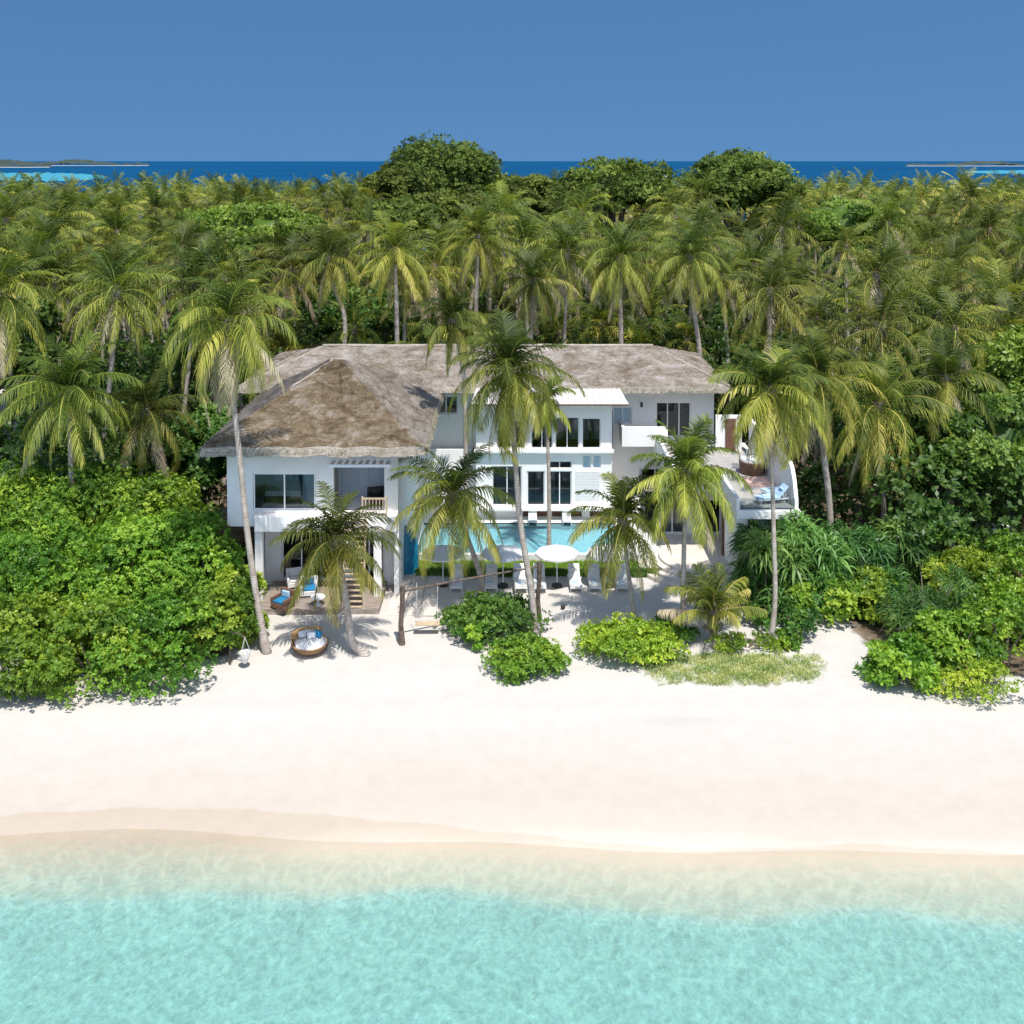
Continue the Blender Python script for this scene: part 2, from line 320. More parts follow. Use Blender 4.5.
def palm_crown_arrays(seed, n=26, L=4.6, leafL=0.95, K=40, young=0.0, dead=2, yellow=0.5, wid=0.075, lowest=-50, bend=75, upright=80):
    rng = np.random.default_rng(seed); Vs, Qs, Ts, Ms = [], [], [], []; off = 0
    for i in range(n):
        a = i / (n - 1); az = i * 2.39996 + rng.normal(0, 0.18)
        e0 = R(upright + (lowest - upright) * a ** 1.05 + rng.normal(0, 5))
        bd = R(bend * (0.30 + 0.85 * math.sin(math.pi * min(a * .9 + 0.08, 1))) + rng.normal(0, 12))
        Lf = L * (0.72 + 0.28 * min(1, a * 3)) * rng.uniform(0.9, 1.08)
        tv = 0.06 + yellow * a ** 1.15 + rng.normal(0, 0.11)
        if i >= n - dead: tv = rng.uniform(0.84, 1.0)
        V, Q, T = frond(rng, az, e0, bd, Lf, leafL * rng.uniform(.9, 1.08), K, 0.35 + 2.0 * a, 0.75 * (1 - a) - 0.1, float(np.clip(tv, 0, 1)), wid)
        V[:, 2] += 0.25 * (1 - a); Vs.append(V); Qs.append(Q + off); Ts.append(T); Ms.append(np.zeros(len(Q))); off += len(V)
    # fibrous heart, hanging stalks and coconuts
    mb = MB(); mb.lathe([(0.17, -0.9), (0.26, -0.45), (0.33, -0.05), (0.20, 0.45), (0.03, 1.0)], n=8)
    V, Q = quads_of_mb(mb); Vs.append(V); Qs.append(Q + off); Ts.append(np.full(len(V), 0.5)); Ms.append(np.ones(len(Q))); off += len(V)
    for j in range(9):
        aa = rng.uniform(0, 6.28); rr = rng.uniform(0.3, 0.5); z0 = rng.uniform(-0.75, -0.2); s_ = rng.uniform(.1, .15)
        mb = MB(); mb.lathe([(0.02, -s_ * 1.2), (s_, -s_ * .4), (s_, s_ * .4), (0.02, s_ * 1.2)], (rr * math.cos(aa), rr * math.sin(aa)), 6)
        V, Q = quads_of_mb(mb); V[:, 2] += z0; Vs.append(V); Qs.append(Q + off); Ts.append(np.full(len(V), 0.5)); Ms.append(np.full(len(Q), 2)); off += len(V)
    return np.concatenate(Vs), np.concatenate(Qs), np.concatenate(Ts), np.concatenate(Ms)
PMATS = ['palm', 'bark', 'coconut']
def trunk_mb(pts, r0, r1):
    """smooth tube through pts (catmull-rom)"""
    P = [np.array(p, float) for p in pts]; P = [2 * P[0] - P[1]] + P + [2 * P[-1] - P[-2]]; out = []
    for i in range(1, len(P) - 2):
        for u in np.linspace(0, 1, 6, endpoint=False):
            p0, p1, p2, p3 = P[i - 1:i + 3]
            out.append(0.5 * ((2 * p1) + (-p0 + p2) * u + (2 * p0 - 5 * p1 + 4 * p2 - p3) * u ** 2 + (-p0 + 3 * p1 - 3 * p2 + p3) * u ** 3))
    out.append(P[-2]); n = len(out); rad = []
    for i in range(n):
        u = i / (n - 1); rad.append((r0 + (r1 - r0) * u) * (1 + 0.55 * math.exp(-u * 14)))
    mb = MB(); mb.tube(out, rad, 10); return mb
def hero_palm(pix, Y, crownkw, label, seed, zbase=0.0, ytop=None, r0=0.17, r1=0.11, rot=0.0, lean=(0, 0), group='coconut palms around the villa', zoff=-0.25):
    """pix: list of pixel points along the trunk, first at the ground; the depth runs from Y to ytop"""
    ytop = ytop if ytop is not None else Y; pts = []
    y0, y1 = pix[0][1], pix[-1][1]
    for q in pix:
        u = (y0 - q[1]) / max(1e-3, (y0 - y1)); yy = Y + (ytop - Y) * u; x, z = XZ(q[0], q[1], yy); pts.append((x, yy, z))
    b0 = pts[0]; b0 = (b0[0], b0[1], zbase); pts[0] = (b0[0], b0[1], zbase - 0.15)
    root = thing('coconut_palm', label, 'palm tree', b0, group)
    trunk_mb(pts, r0, r1).build('trunk', 'palmbark', root, smooth=True)
    crownkw = dict(crownkw); crownkw['n'] = int(crownkw['n'] * 1.3); crownkw['wid'] = crownkw.get('wid', .07) * 1.15; crownkw['L'] *= 1.05; crownkw['leafL'] *= 1.08
    V, Q, T, Mi = palm_crown_arrays(seed, **crownkw)
    cr = np_mesh('crown', V, Q, T, PMATS, Mi, root, tuple(np.array(pts[-1]) - np.array(b0) + np.array((0, 0, 0.15))))
    cr.rotation_euler = (lean[0], lean[1], rot); return root

# ------------------------------------------------------------------ leafy masses
def rosettes(rng, P, Nrm, size, per, tint, ratio=0.42, spread=(0.7, 1.35), bend=0.0, jit=0.05):
    n = len(P); P = np.repeat(P, per, 0); Nn = np.repeat(Nrm, per, 0); L = np.repeat(size, per) * rng.uniform(0.7, 1.2, n * per)
    ref = rng.normal(size=(n, 3)); ref = np.repeat(ref, per, 0); A = np.cross(Nn, ref); A /= np.linalg.norm(A, axis=1)[:, None] + 1e-9; B = np.cross(Nn, A)
    th = np.tile(np.arange(per) * 2.39996, n) + rng.normal(0, 0.3, n * per); el = rng.uniform(*spread, n * per)
    D = Nn * np.cos(el)[:, None] + (A * np.cos(th)[:, None] + B * np.sin(th)[:, None]) * np.sin(el)[:, None]
    Sd = np.cross(D, Nn); Sd /= np.linalg.norm(Sd, axis=1)[:, None] + 1e-9
    Wd = Sd * (L * ratio * 0.5)[:, None]; base = P + rng.normal(0, jit, P.shape)
    mid = base + D * (L * 0.55)[:, None]; tip = base + D * L[:, None]; tip[:, 2] -= bend * L; mid[:, 2] -= bend * 0.15 * L
    V = np.stack([base, mid + Wd, tip, mid - Wd], 1).reshape(-1, 3); Q = np.arange(len(P) * 4).reshape(-1, 4)
    T = np.clip(np.repeat(tint, per) + rng.normal(0, 0.1, n * per), 0, 1); return V, Q, np.repeat(T, 4)
def lumps_on(rng, n, rad, zfrac=-0.25, rl=(0.25, 0.4), dist=(0.62, 0.86)):
    """lump centres on an ellipsoid of radii rad (centre at origin)"""
    out = []
    while len(out) < n:
        d = rng.normal(size=3); d /= np.linalg.norm(d)
        if d[2] < zfrac: continue
        out.append((d * np.array(rad) * rng.uniform(*dist), np.array(rad) * rng.uniform(*rl)))
    return out
def leafy(seed, rad, n_l, n_r, leaf, per, ratio=0.45, zfrac=-0.3, inner=0.2, rl=(0.25, 0.42), bend=0.0, spread=(0.7, 1.35), center=(0, 0, 0), core=0.0, up=0.35, dist=(0.62, 0.86)):
    rng = np.random.default_rng(seed); rad = np.array(rad, float); Vs, Qs, Ts = [], [], []; off = 0
    L = lumps_on(rng, n_l, rad, zfrac, rl, dist); k = max(1, n_r // n_l)
    for c, r in L:
        d = rng.normal(size=(k, 3)); d[:, 2] = np.abs(d[:, 2]) * 1.0 - 0.25; d /= np.linalg.norm(d, axis=1)[:, None]
        rr = np.where(rng.random(k) < inner, rng.uniform(0.3, 0.9, k), rng.uniform(0.88, 1.08, k))
        P = c + d * r * rr[:, None]; nn = d + np.array([0, 0, up]) ; nn /= np.linalg.norm(nn, axis=1)[:, None]
        t0 = float(np.clip(0.45 + 0.24 * rng.normal(), 0, 1)); tn = np.full(k, t0) + rng.normal(0, 0.08, k)
        V, Q, T = rosettes(rng, P + np.array(center), nn, np.full(k, leaf), per, tn, ratio, spread, bend, leaf * 0.15)
        Vs.append(V); Qs.append(Q + off); Ts.append(T); off += len(V)
    if core > 0:
        mb = MB(); prof = [(math.cos(a) + 1e-3, math.sin(a)) for a in np.linspace(-1.2, 1.57, 9)]
        mb.lathe(prof, n=16); V, Q = quads_of_mb(mb); V = V * rad * core * (1 + 0.12 * rng.normal(size=(len(V), 1))) + np.array(center)
        Vs.append(V); Qs.append(Q + off); Ts.append(np.zeros(len(V))); off += len(V)
    return np.concatenate(Vs), np.concatenate(Qs), np.concatenate(Ts)

# ================================================================== GROUND, WATER
WATER = -0.9
def shore(X):  # world Y where ground meets the water, on the lagoon side
    return 34.95 - 0.20 * np.sin(X * 0.17 + 0.6) + 0.5 * np.exp(-((X + 15) / 7.0) ** 2) - 0.035 * np.clip(X, 0, 60) + 0.12 * np.sin(X * 0.53 + 2)
def drop(X): return shore(X) - (2.0 + 0.25 * np.sin(X * 0.35) + 0.045 * np.clip(-X, 0, 20) + 0.05 * np.clip(X, 0, 20) + 0.15 * np.sin(X * 0.9 + 1))
def gheight(X, Y):
    s = shore(X); d = drop(X)
    z = np.where(Y > 42.5, 0.0, 0.0)
    u = np.clip((42.5 - Y) / (42.5 - s), 0, 1); z = WATER * (u * u * (3 - 2 * u) * 0.35 + u * 0.65)
    under = Y < s; dd = np.clip(s - Y, 0, None); shelf = 0.10 * dd
    st = np.clip((d - Y) / 0.9, 0, 1); st = st * st * (3 - 2 * st)
    deep = 0.55 * st + 0.05 * np.clip(d - Y, 0, 30)
    z = np.where(under, WATER - shelf * np.clip(1, 0, 1) - deep, z)
    far = np.clip((Y - 252) / 12, 0, 1); z = z - 6 * far
    return z
def axis(parts):
    out = [parts[0][0]]
    for a, b_, s_ in parts: out += list(np.linspace(a, b_, max(2, int(round((b_ - a) / s_)) + 1)))[1:]
    return np.array(out)
gx = axis([(-700, -120, 40), (-120, -30, 3), (-30, 30, 0.4), (30, 120, 3), (120, 700, 40)])
gy = axis([(-80, 20, 10), (20, 27, 1), (27, 44, 0.25), (44, 70, 0.5), (70, 250, 6), (250, 300, 3)])
XX, YY = np.meshgrid(gx, gy); rg = np.random.default_rng(5)
ZZ = gheight(XX, YY); dry = (YY > 44) & (YY < 70); 
und = 0.05 * np.sin(XX * 0.7 + 1.3 * np.sin(YY * 0.5)) * np.sin(YY * 0.9 + XX * 0.2); ZZ = ZZ + und * np.clip((YY - 43) / 3, 0, 1) * np.clip((68 - YY) / 5, 0, 1) - 0.02
V = np.stack([XX, YY, ZZ], -1).reshape(-1, 3); nx, ny = len(gx), len(gy)
ii = (np.arange(ny - 1)[:, None] * nx + np.arange(nx - 1)[None, :]).ravel(); Q = np.stack([ii, ii + 1, ii + nx + 1, ii + nx], 1)
# litter zone: forest floor
def sstep(a, b_, x): u = np.clip((x - a) / (b_ - a), 0, 1); return u * u * (3 - 2 * u)
x_, y_ = V[:, 0], V[:, 1]
lit = np.maximum(sstep(66, 70, y_), np.maximum(sstep(-17.5, -20, x_) * sstep(50, 54, y_), sstep(16, 19, x_) * sstep(51, 55, y_)))
lit = np.maximum(lit, sstep(-11.8, -14, x_) * sstep(45.5, 47.5, y_) * 0.8); lit = np.maximum(lit, sstep(15.5, 18, x_) * sstep(44.0, 46, y_) * .9)
m, nt, b = newmat('sand_ground'); M['sand'] = m
g = nt.nodes.new('ShaderNodeNewGeometry'); sep = nt.nodes.new('ShaderNodeSeparateXYZ'); nt.links.new(g.outputs['Position'], sep.inputs[0])
n1 = noise(nt, 0.10, 5, 0.55, g.outputs['Position'], (0.6, 1.5, 1), 0.3); n2 = noise(nt, 1.2, 6, 0.6, g.outputs['Position'])
n3 = noise(nt, 9, 5, 0.7, g.outputs['Position'])
yy = math_(nt, 'ADD', sep.outputs['Y'], math_(nt, 'MULTIPLY', math_(nt, 'SUBTRACT', n1.outputs[0], 0.5), 3.0))
yy = math_(nt, 'ADD', yy, math_(nt, 'MULTIPLY', math_(nt, 'SUBTRACT', n2.outputs[0], 0.5), 0.35))
fac = math_(nt, 'DIVIDE', math_(nt, 'SUBTRACT', yy, 20.0), 30.0)
def fy(y): return (y - 20) / 30
rs = ramp(nt, [(fy(25), (0.60, 0.60, 0.56)), (fy(33.6), (0.61, 0.575, 0.50)), (fy(34.7), (0.575, 0.52, 0.445)), (fy(35.6), (0.50, 0.44, 0.37)), (fy(37.0), (0.475, 0.415, 0.35)), (fy(38.8), (0.485, 0.43, 0.372)), (fy(40.2), (0.495, 0.445, 0.395)), (fy(42.0), (0.515, 0.475, 0.43)), (fy(44.5), (0.53, 0.498, 0.455))], fac)
r2 = ramp(nt, [(0.3, (0.94, 0.935, 0.93)), (0.7, (1, 1, 1))], n2.outputs[0])
mu = nt.nodes.new('ShaderNodeMixRGB'); mu.blend_type = 'MULTIPLY'; mu.inputs[0].default_value = 1
wa = nt.nodes.new('ShaderNodeAttribute'); wa.attribute_name = 'wet'
wm = nt.nodes.new('ShaderNodeMapRange'); wm.interpolation_type = 'SMOOTHSTEP'; wm.inputs['From Min'].default_value = 0.10; wm.inputs['From Max'].default_value = -0.06
nt.links.new(math_(nt, 'ADD', wa.outputs['Fac'], math_(nt, 'MULTIPLY', math_(nt, 'SUBTRACT', n2.outputs[0], 0.5), 0.18)), wm.inputs['Value'])
wmx = nt.nodes.new('ShaderNodeMixRGB'); wmx.blend_type = 'MULTIPLY'; wmx.inputs[2].default_value = (0.93, 0.885, 0.83, 1); nt.links.new(wm.outputs[0], wmx.inputs[0]); nt.links.new(rs.outputs[0], wmx.inputs[1])
sa = nt.nodes.new('ShaderNodeAttribute'); sa.attribute_name = 'grey_patch'; sm = nt.nodes.new('ShaderNodeMixRGB'); sm.blend_type = 'MULTIPLY'; sm.inputs[2].default_value = (0.80, 0.81, 0.83, 1)
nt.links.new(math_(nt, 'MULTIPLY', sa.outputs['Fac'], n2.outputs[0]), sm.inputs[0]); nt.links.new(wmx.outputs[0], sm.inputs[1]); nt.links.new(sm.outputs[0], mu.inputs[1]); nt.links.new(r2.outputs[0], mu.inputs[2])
at = nt.nodes.new('ShaderNodeAttribute'); at.attribute_name = 'tint'
lr = ramp(nt, [(0.3, (0.06, 0.045, 0.03)), (0.55, (0.14, 0.105, 0.07)), (0.8, (0.30, 0.25, 0.19))], n2.outputs[0])
th = nt.nodes.new('ShaderNodeMapRange'); th.interpolation_type = 'SMOOTHSTEP'
nt.links.new(math_(nt, 'ADD', at.outputs['Fac'], math_(nt, 'MULTIPLY', math_(nt, 'SUBTRACT', n2.outputs[0], 0.5), 0.9)), th.inputs['Value'])
th.inputs['From Min'].default_value = 0.35; th.inputs['From Max'].default_value = 0.65
mx = nt.nodes.new('ShaderNodeMixRGB'); nt.links.new(th.outputs[0], mx.inputs[0]); nt.links.new(mu.outputs[0], mx.inputs[1]); nt.links.new(lr.outputs[0], mx.inputs[2])
nt.links.new(mx.outputs[0], b.inputs['Base Color']); b.inputs['Roughness'].default_value = 0.95; b.inputs['Specular IOR Level'].default_value = 0.12
bp = bump(nt, b, math_(nt, 'ADD', n2.outputs[0], math_(nt, 'MULTIPLY', n3.outputs[0], 0.25)), 0.35, 0.12)
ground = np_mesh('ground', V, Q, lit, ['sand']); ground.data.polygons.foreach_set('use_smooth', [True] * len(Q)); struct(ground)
wl = shore(x_) + 0.45 + 0.95 / (1 + np.exp((x_ + 1.5) / 1.5)) + 0.10 * np.sin(x_ * .6) - 0.5 / (1 + np.exp((x_ + 17) / 2.5)) + .05 * np.sin(x_ * 1.7)
gpat = ground.data.attributes.new('grey_patch', 'FLOAT', 'POINT'); sx_, sy_ = G(682, 718); gpat.data.foreach_set('value', np.exp(-((x_ - sx_) / 1.9) ** 2 - ((y_ - sy_) / .28) ** 2).astype(np.float32))  # long soft grey patch multiplied into the sand colour
wat = ground.data.attributes.new('wet', 'FLOAT', 'POINT'); wat.data.foreach_set('value', (y_ - wl).astype(np.float32))

# lagoon water: optical depth from the real water depth
m, nt, b = newmat('lagoon_water'); M['lagoon'] = m
at = nt.nodes.new('ShaderNodeAttribute'); at.attribute_name = 'tint'
g = nt.nodes.new('ShaderNodeNewGeometry')
na = noise(nt, 1.9, 2, 0.5, g.outputs['Position'], (1, 0.6, 1), 0.2); nb = noise(nt, 5.0, 4, 0.65, g.outputs['Position'], (1, 0.7, 1), 0.1)
vo = nt.nodes.new('ShaderNodeTexVoronoi'); vo.feature = 'SMOOTH_F1'; vo.inputs['Scale'].default_value = 2.2; vo.inputs['Smoothness'].default_value = 0.4
mv = nt.nodes.new('ShaderNodeVectorMath'); mv.operation = 'ADD'; nt.links.new(g.outputs['Position'], mv.inputs[0])
nsv = nt.nodes.new('ShaderNodeTexNoise'); nsv.inputs['Scale'].default_value = 1.2; nt.links.new(g.outputs['Position'], nsv.inputs['Vector']); nt.links.new(nsv.outputs['Color'], mv.inputs[1]); nt.links.new(mv.outputs[0], vo.inputs['Vector'])
def ridged(o): return math_(nt, 'SUBTRACT', 1.0, math_(nt, 'ABSOLUTE', math_(nt, 'MULTIPLY', math_(nt, 'SUBTRACT', o, 0.5), 4.0), 0.0))
h = math_(nt, 'ADD', math_(nt, 'MULTIPLY', ridged(na.outputs[0]), 0.28), math_(nt, 'ADD', math_(nt, 'MULTIPLY', ridged(nb.outputs[0]), 0.12), math_(nt, 'MULTIPLY', vo.outputs['Distance'], -0.15)))
bp = nt.nodes.new('ShaderNodeBump'); bp.inputs['Strength'].default_value = 1.0; bp.inputs['Distance'].default_value = 0.2; nt.links.new(h, bp.inputs['Height'])
bp2 = nt.nodes.new('ShaderNodeBump'); bp2.inputs['Strength'].default_value = 1.0; bp2.inputs['Distance'].default_value = 0.9; nt.links.new(h, bp2.inputs['Height'])
df = nt.nodes.new('ShaderNodeBsdfDiffuse'); df.inputs['Color'].default_value = (0.29, 0.58, 0.56, 1); nt.links.new(bp.outputs[0], df.inputs['Normal'])
tp = nt.nodes.new('ShaderNodeBsdfTransparent'); tp.inputs['Color'].default_value = (0.86, 1.0, 0.985, 1)
cr = ramp(nt, [(0.0, (1.0, 1.0, 0.99)), (0.3, (0.92, 0.985, 0.955)), (0.7, (0.73, 0.985, 0.985)), (1.0, (0.62, 0.985, 0.96))], at.outputs['Fac'])
cna = noise(nt, 1.9, 1, 0.4, g.outputs['Position'], (1, 0.85, 1), 0.5); cnb = noise(nt, 3.9, 1, 0.4, g.outputs['Position'], (1, 0.9, 1), 0.4)
def net(o, k):
    q = math_(nt, 'SUBTRACT', 1.0, math_(nt, 'MULTIPLY', math_(nt, 'ABSOLUTE', math_(nt, 'SUBTRACT', o, 0.5), 0.0), 7.0)); return math_(nt, 'POWER', math_(nt, 'MAXIMUM', q, 0.0), k)
lens = math_(nt, 'MINIMUM', math_(nt, 'ADD', net(cna.outputs[0], 2.2), math_(nt, 'MULTIPLY', net(cnb.outputs[0], 2.0), 0.6)), 1.0)  # bright caustic lines painted into the water's transmission colour
lm = nt.nodes.new('ShaderNodeMapRange'); nt.links.new(lens, lm.inputs['Value']); lm.inputs['To Max'].default_value = 1.0
nt.links.new(math_(nt, 'SUBTRACT', 1.0, math_(nt, 'MULTIPLY', math_(nt, 'MINIMUM', math_(nt, 'MULTIPLY', at.outputs['Fac'], 1.4), 1.0), 0.28)), lm.inputs['To Min'])
cmul = nt.nodes.new('ShaderNodeVectorMath'); cmul.operation = 'SCALE'; nt.links.new(cr.outputs[0], cmul.inputs[0]); nt.links.new(lm.outputs[0], cmul.inputs['Scale']); nt.links.new(cmul.outputs[0], tp.inputs['Color'])
mx1 = nt.nodes.new('ShaderNodeMixShader'); mpw = nt.nodes.new('ShaderNodeMapRange'); mpw.inputs['From Max'].default_value = 1.0; mpw.inputs['To Min'].default_value = 0.0; mpw.inputs['To Max'].default_value = 0.34
nt.links.new(at.outputs['Fac'], mpw.inputs['Value']); nt.links.new(math_(nt, 'ADD', mpw.outputs[0], math_(nt, 'MULTIPLY', math_(nt, 'SUBTRACT', nb.outputs[0], 0.5), math_(nt, 'MULTIPLY', at.outputs['Fac'], 0.7))), mx1.inputs[0]); nt.links.new(tp.outputs[0], mx1.inputs[1]); nt.links.new(df.outputs[0], mx1.inputs[2])
gl = nt.nodes.new('ShaderNodeBsdfGlossy'); gl.inputs['Roughness'].default_value = 0.16; nt.links.new(bp2.outputs[0], gl.inputs['Normal'])
fr = nt.nodes.new('ShaderNodeFresnel'); fr.inputs['IOR'].default_value = 1.33; mx2 = nt.nodes.new('ShaderNodeMixShader'); nt.links.new(fr.outputs[0], mx2.inputs[0]); nt.links.new(mx1.outputs[0], mx2.inputs[1]); nt.links.new(gl.outputs[0], mx2.inputs[2])
nt.links.new(mx2.outputs[0], nt.nodes['Material Output'].inputs['Surface'])
wx = axis([(-700, -40, 30), (-40, 40, 0.5), (40, 700, 30)]); wy = axis([(-80, 20, 5), (20, 38, 0.3)])
XX, YY = np.meshgrid(wx, wy); dep = np.clip(WATER - gheight(XX, YY), 0, None)
V = np.stack([XX, YY, np.full_like(XX, WATER)], -1).reshape(-1, 3); nx, ny = len(wx), len(wy)
ii = (np.arange(ny - 1)[:, None] * nx + np.arange(nx - 1)[None, :]).ravel(); Q = np.stack([ii, ii + 1, ii + nx + 1, ii + nx], 1)
lag = np_mesh('lagoon_water', V, Q, (1 - np.exp(-dep.ravel() * 2.2)), ['lagoon']); struct(lag)

# open sea behind the island
m, nt, b = newmat('deep_sea'); M['sea'] = m
b.inputs['Base Color'].default_value = (0.004, 0.06, 0.16, 1); b.inputs['Roughness'].default_value = 0.6; b.inputs['Specular IOR Level'].default_value = 0.08
n1 = noise(nt, 0.004, 4, 0.6, None, (0.35, 1.2, 1)); r = ramp(nt, [(0.35, (0.0, 0.045, 0.12)), (0.65, (0.0, 0.065, 0.16))], n1.outputs[0]); nt.links.new(r.outputs[0], b.inputs['Base Color'])
n2 = noise(nt, 0.5, 3, 0.6, None); bump(nt, b, n2.outputs[0], 0.4, 0.5)
mb = MB(); L_ = 90000
for x0, x1, y0, y1 in ((-L_, L_, 262, L_), (-L_, -640, -2000, 262), (640, L_, -2000, 262)):
    mb.add([(x0, y0, WATER), (x1, y0, WATER), (x1, y1, WATER), (x0, y1, WATER)], [(0, 1, 2, 3)])
struct(mb.build('sea', 'sea'))
# reef shallows
m, nt, b = newmat('reef_shallow'); M['reef'] = m; b.inputs['Base Color'].default_value = (0.05, 0.30, 0.38, 1); b.inputs['Roughness'].default_value = 0.4
def patch(name, px0, px1, py0, py1, mat, z=WATER + 0.4, seed=1):
    rr = random.Random(seed); x0, yb = G(px0, py1, z); x1, yt = G(px1, py0, z); n = 60; mb = MB(); top = []; bot = []
    for i in range(n + 1):
        u = i / n; px = px0 + (px1 - px0) * u; env = math.sin(math.pi * min(1, max(0, u))) ** 0.4 if 0 < u < 1 else 0.02
        mid = (py0 + py1) / 2; hh = (py1 - py0) / 2 * env * rr.uniform(0.75, 1.0)
        for lst, py in ((bot, mid + hh), (top, mid - hh)):
            x, y = G(px, py, z); lst.append((x, y, z))
    mb.add(bot + top, [(i, i + 1, n + 2 + i, n + 1 + i) for i in range(n)])
    return struct(mb.build(name, mat))
patch('reef_shallows', -70, 105, 172, 182, 'reef', WATER + 0.3, 1)
patch('reef_shallows', 965, 1100, 170, 174, 'reef', WATER + 0.3, 2)
# distant islands
def island(name, px0, px1, ypx, hpx, Y, seed):
    rr = np.random.default_rng(seed); n = 90; mb = MB(); X0 = (px0 - 512) / F * Y; X1 = (px1 - 512) / F * Y; pp = F / Y
    sb = MB(); w_ = (X1 - X0)
    xs = np.linspace(X0, X1, n); wd = 260 * np.clip(np.sin(np.linspace(0.02, 3.12, n)), 0.03, 1) ** 0.5
    v = []; f = []
    for i in range(n): v += [(xs[i], Y - wd[i] * 0.5, WATER + 0.5), (xs[i], Y - wd[i] * 0.3, WATER + 2.0), (xs[i], Y + wd[i] * .5, WATER + 2.0)]
    for i in range(n - 1):
        for k in (0, 1): a = i * 3 + k; f.append((a, a + 3, a + 4, a + 1))
    sb.add(v, f); s_ = sb.build(name, 'islandsand'); struct(s_)
    # tree mass: bumpy strip
    v = []; f = []; env = np.clip(np.sin(np.linspace(0.0, 3.1415, n)), 0, 1) ** 0.35
    hh = hpx / pp * env * (0.6 + 0.25 * np.sin(np.linspace(0, 17, n) + seed) + rr.uniform(-.18, .18, n))
    K = 5
    for i in range(n):
        for k in range(K):
            u = k / (K - 1); v.append((xs[i], Y - wd[i] * 0.28 + u * wd[i] * 0.7, 1.0 + max(0.3, hh[i]) * math.sin(math.pi * (0.04 + 0.92 * u)) ** 0.5 * rr.uniform(.85, 1.1)))
    for i in range(n - 1):
        for k in range(K - 1): a = i * K + k; f.append((a, a + K, a + K + 1, a + 1))
    tb = MB(); tb.add(v, f); t_ = tb.build('island_forest', 'islandtrees'); tag(t_, 'hazy dark tree line on the distant low island', None, None, 'stuff')
M['islandsand'] = simple('island_sand', (0.62, 0.58, 0.52), (0.45, 0.44, 0.42), 0.9, 0.01)
M['islandtrees'] = simple('island_tree_mass', (0.05, 0.07, 0.055), (0.035, 0.05, 0.04), 0.9, 0.03)
island('island_sandbank', -60, 150, 164, 7, 5200, 3)
island('island_sandbank', -90, 52, 167, 6, 3800, 5)
island('island_sandbank', 905, 1120, 165, 6, 4800, 8)

# ================================================================== VILLA
villa = thing('beach_villa', 'large white two-storey beach villa with grey thatched hip roofs in the palms', 'house', (0, 60, 0))
def P(name, mb, mat, parent=villa, **k): return mb.build(name, mat, parent, **k)
def wall_xz(x0, x1, z0, z1, y0, y1, openings=()):
    mb = MB(); xs = sorted({x0, x1, *[o[0] for o in openings], *[o[1] for o in openings]}); 
    for a, b_ in zip(xs[:-1], xs[1:]):
        ops = sorted([o for o in openings if o[0] < b_ - 1e-6 and o[1] > a + 1e-6], key=lambda o: o[2]); z = z0
        for o in ops:
            if o[2] > z: mb.box(a, b_, y0, y1, z, o[2])
            z = o[3]
        if z < z1: mb.box(a, b_, y0, y1, z, z1)
    return mb
def window(x0, x1, z0, z1, y, parent=villa, nv=1, nh=0, glass='glass', name='window', fw=0.07, back=True, depth=0.10):
    """frame set in the opening (front at y), a glass pane behind it"""
    mb = MB(); d = depth
    mb.box(x0, x0 + fw, y, y + d, z0, z1); mb.box(x1 - fw, x1, y, y + d, z0, z1)
    mb.box(x0 + fw, x1 - fw, y, y + d, z0, z0 + fw); mb.box(x0 + fw, x1 - fw, y, y + d, z1 - fw, z1)
    for i in range(nv):
        xc = x0 + (x1 - x0) * (i + 1) / (nv + 1); mb.box(xc - fw / 2, xc + fw / 2, y + 0.003, y + d, z0 + fw, z1 - fw)
    for i in range(nh):
        zc = z0 + (z1 - z0) * (i + 1) / (nh + 1); mb.box(x0 + fw, x1 - fw, y + 0.006, y + d - 0.003, zc - fw / 2, zc + fw / 2)
    fr_ = P(name, mb, 'whitepaint', parent)
    g_ = MB(); g_.box(x0 + fw, x1 - fw, y + d * 0.55, y + d * 0.65, z0 + fw, z1 - fw); P('pane', g_, glass, fr_)
    if back:
        r_ = MB(); D = 2.4
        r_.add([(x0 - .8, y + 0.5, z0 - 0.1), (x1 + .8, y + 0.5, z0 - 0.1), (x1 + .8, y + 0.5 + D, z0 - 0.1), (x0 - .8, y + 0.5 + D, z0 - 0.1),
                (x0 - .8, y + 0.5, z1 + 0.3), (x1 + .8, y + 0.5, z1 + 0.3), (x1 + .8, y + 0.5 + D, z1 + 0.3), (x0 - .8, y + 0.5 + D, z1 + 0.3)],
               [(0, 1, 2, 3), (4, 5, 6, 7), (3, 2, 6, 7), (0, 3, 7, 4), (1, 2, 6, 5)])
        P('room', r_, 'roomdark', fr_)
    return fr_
M['roomdark'] = simple('room_shade', (0.16, 0.14, 0.12), (0.10, 0.09, 0.08), 0.9, 0.6)

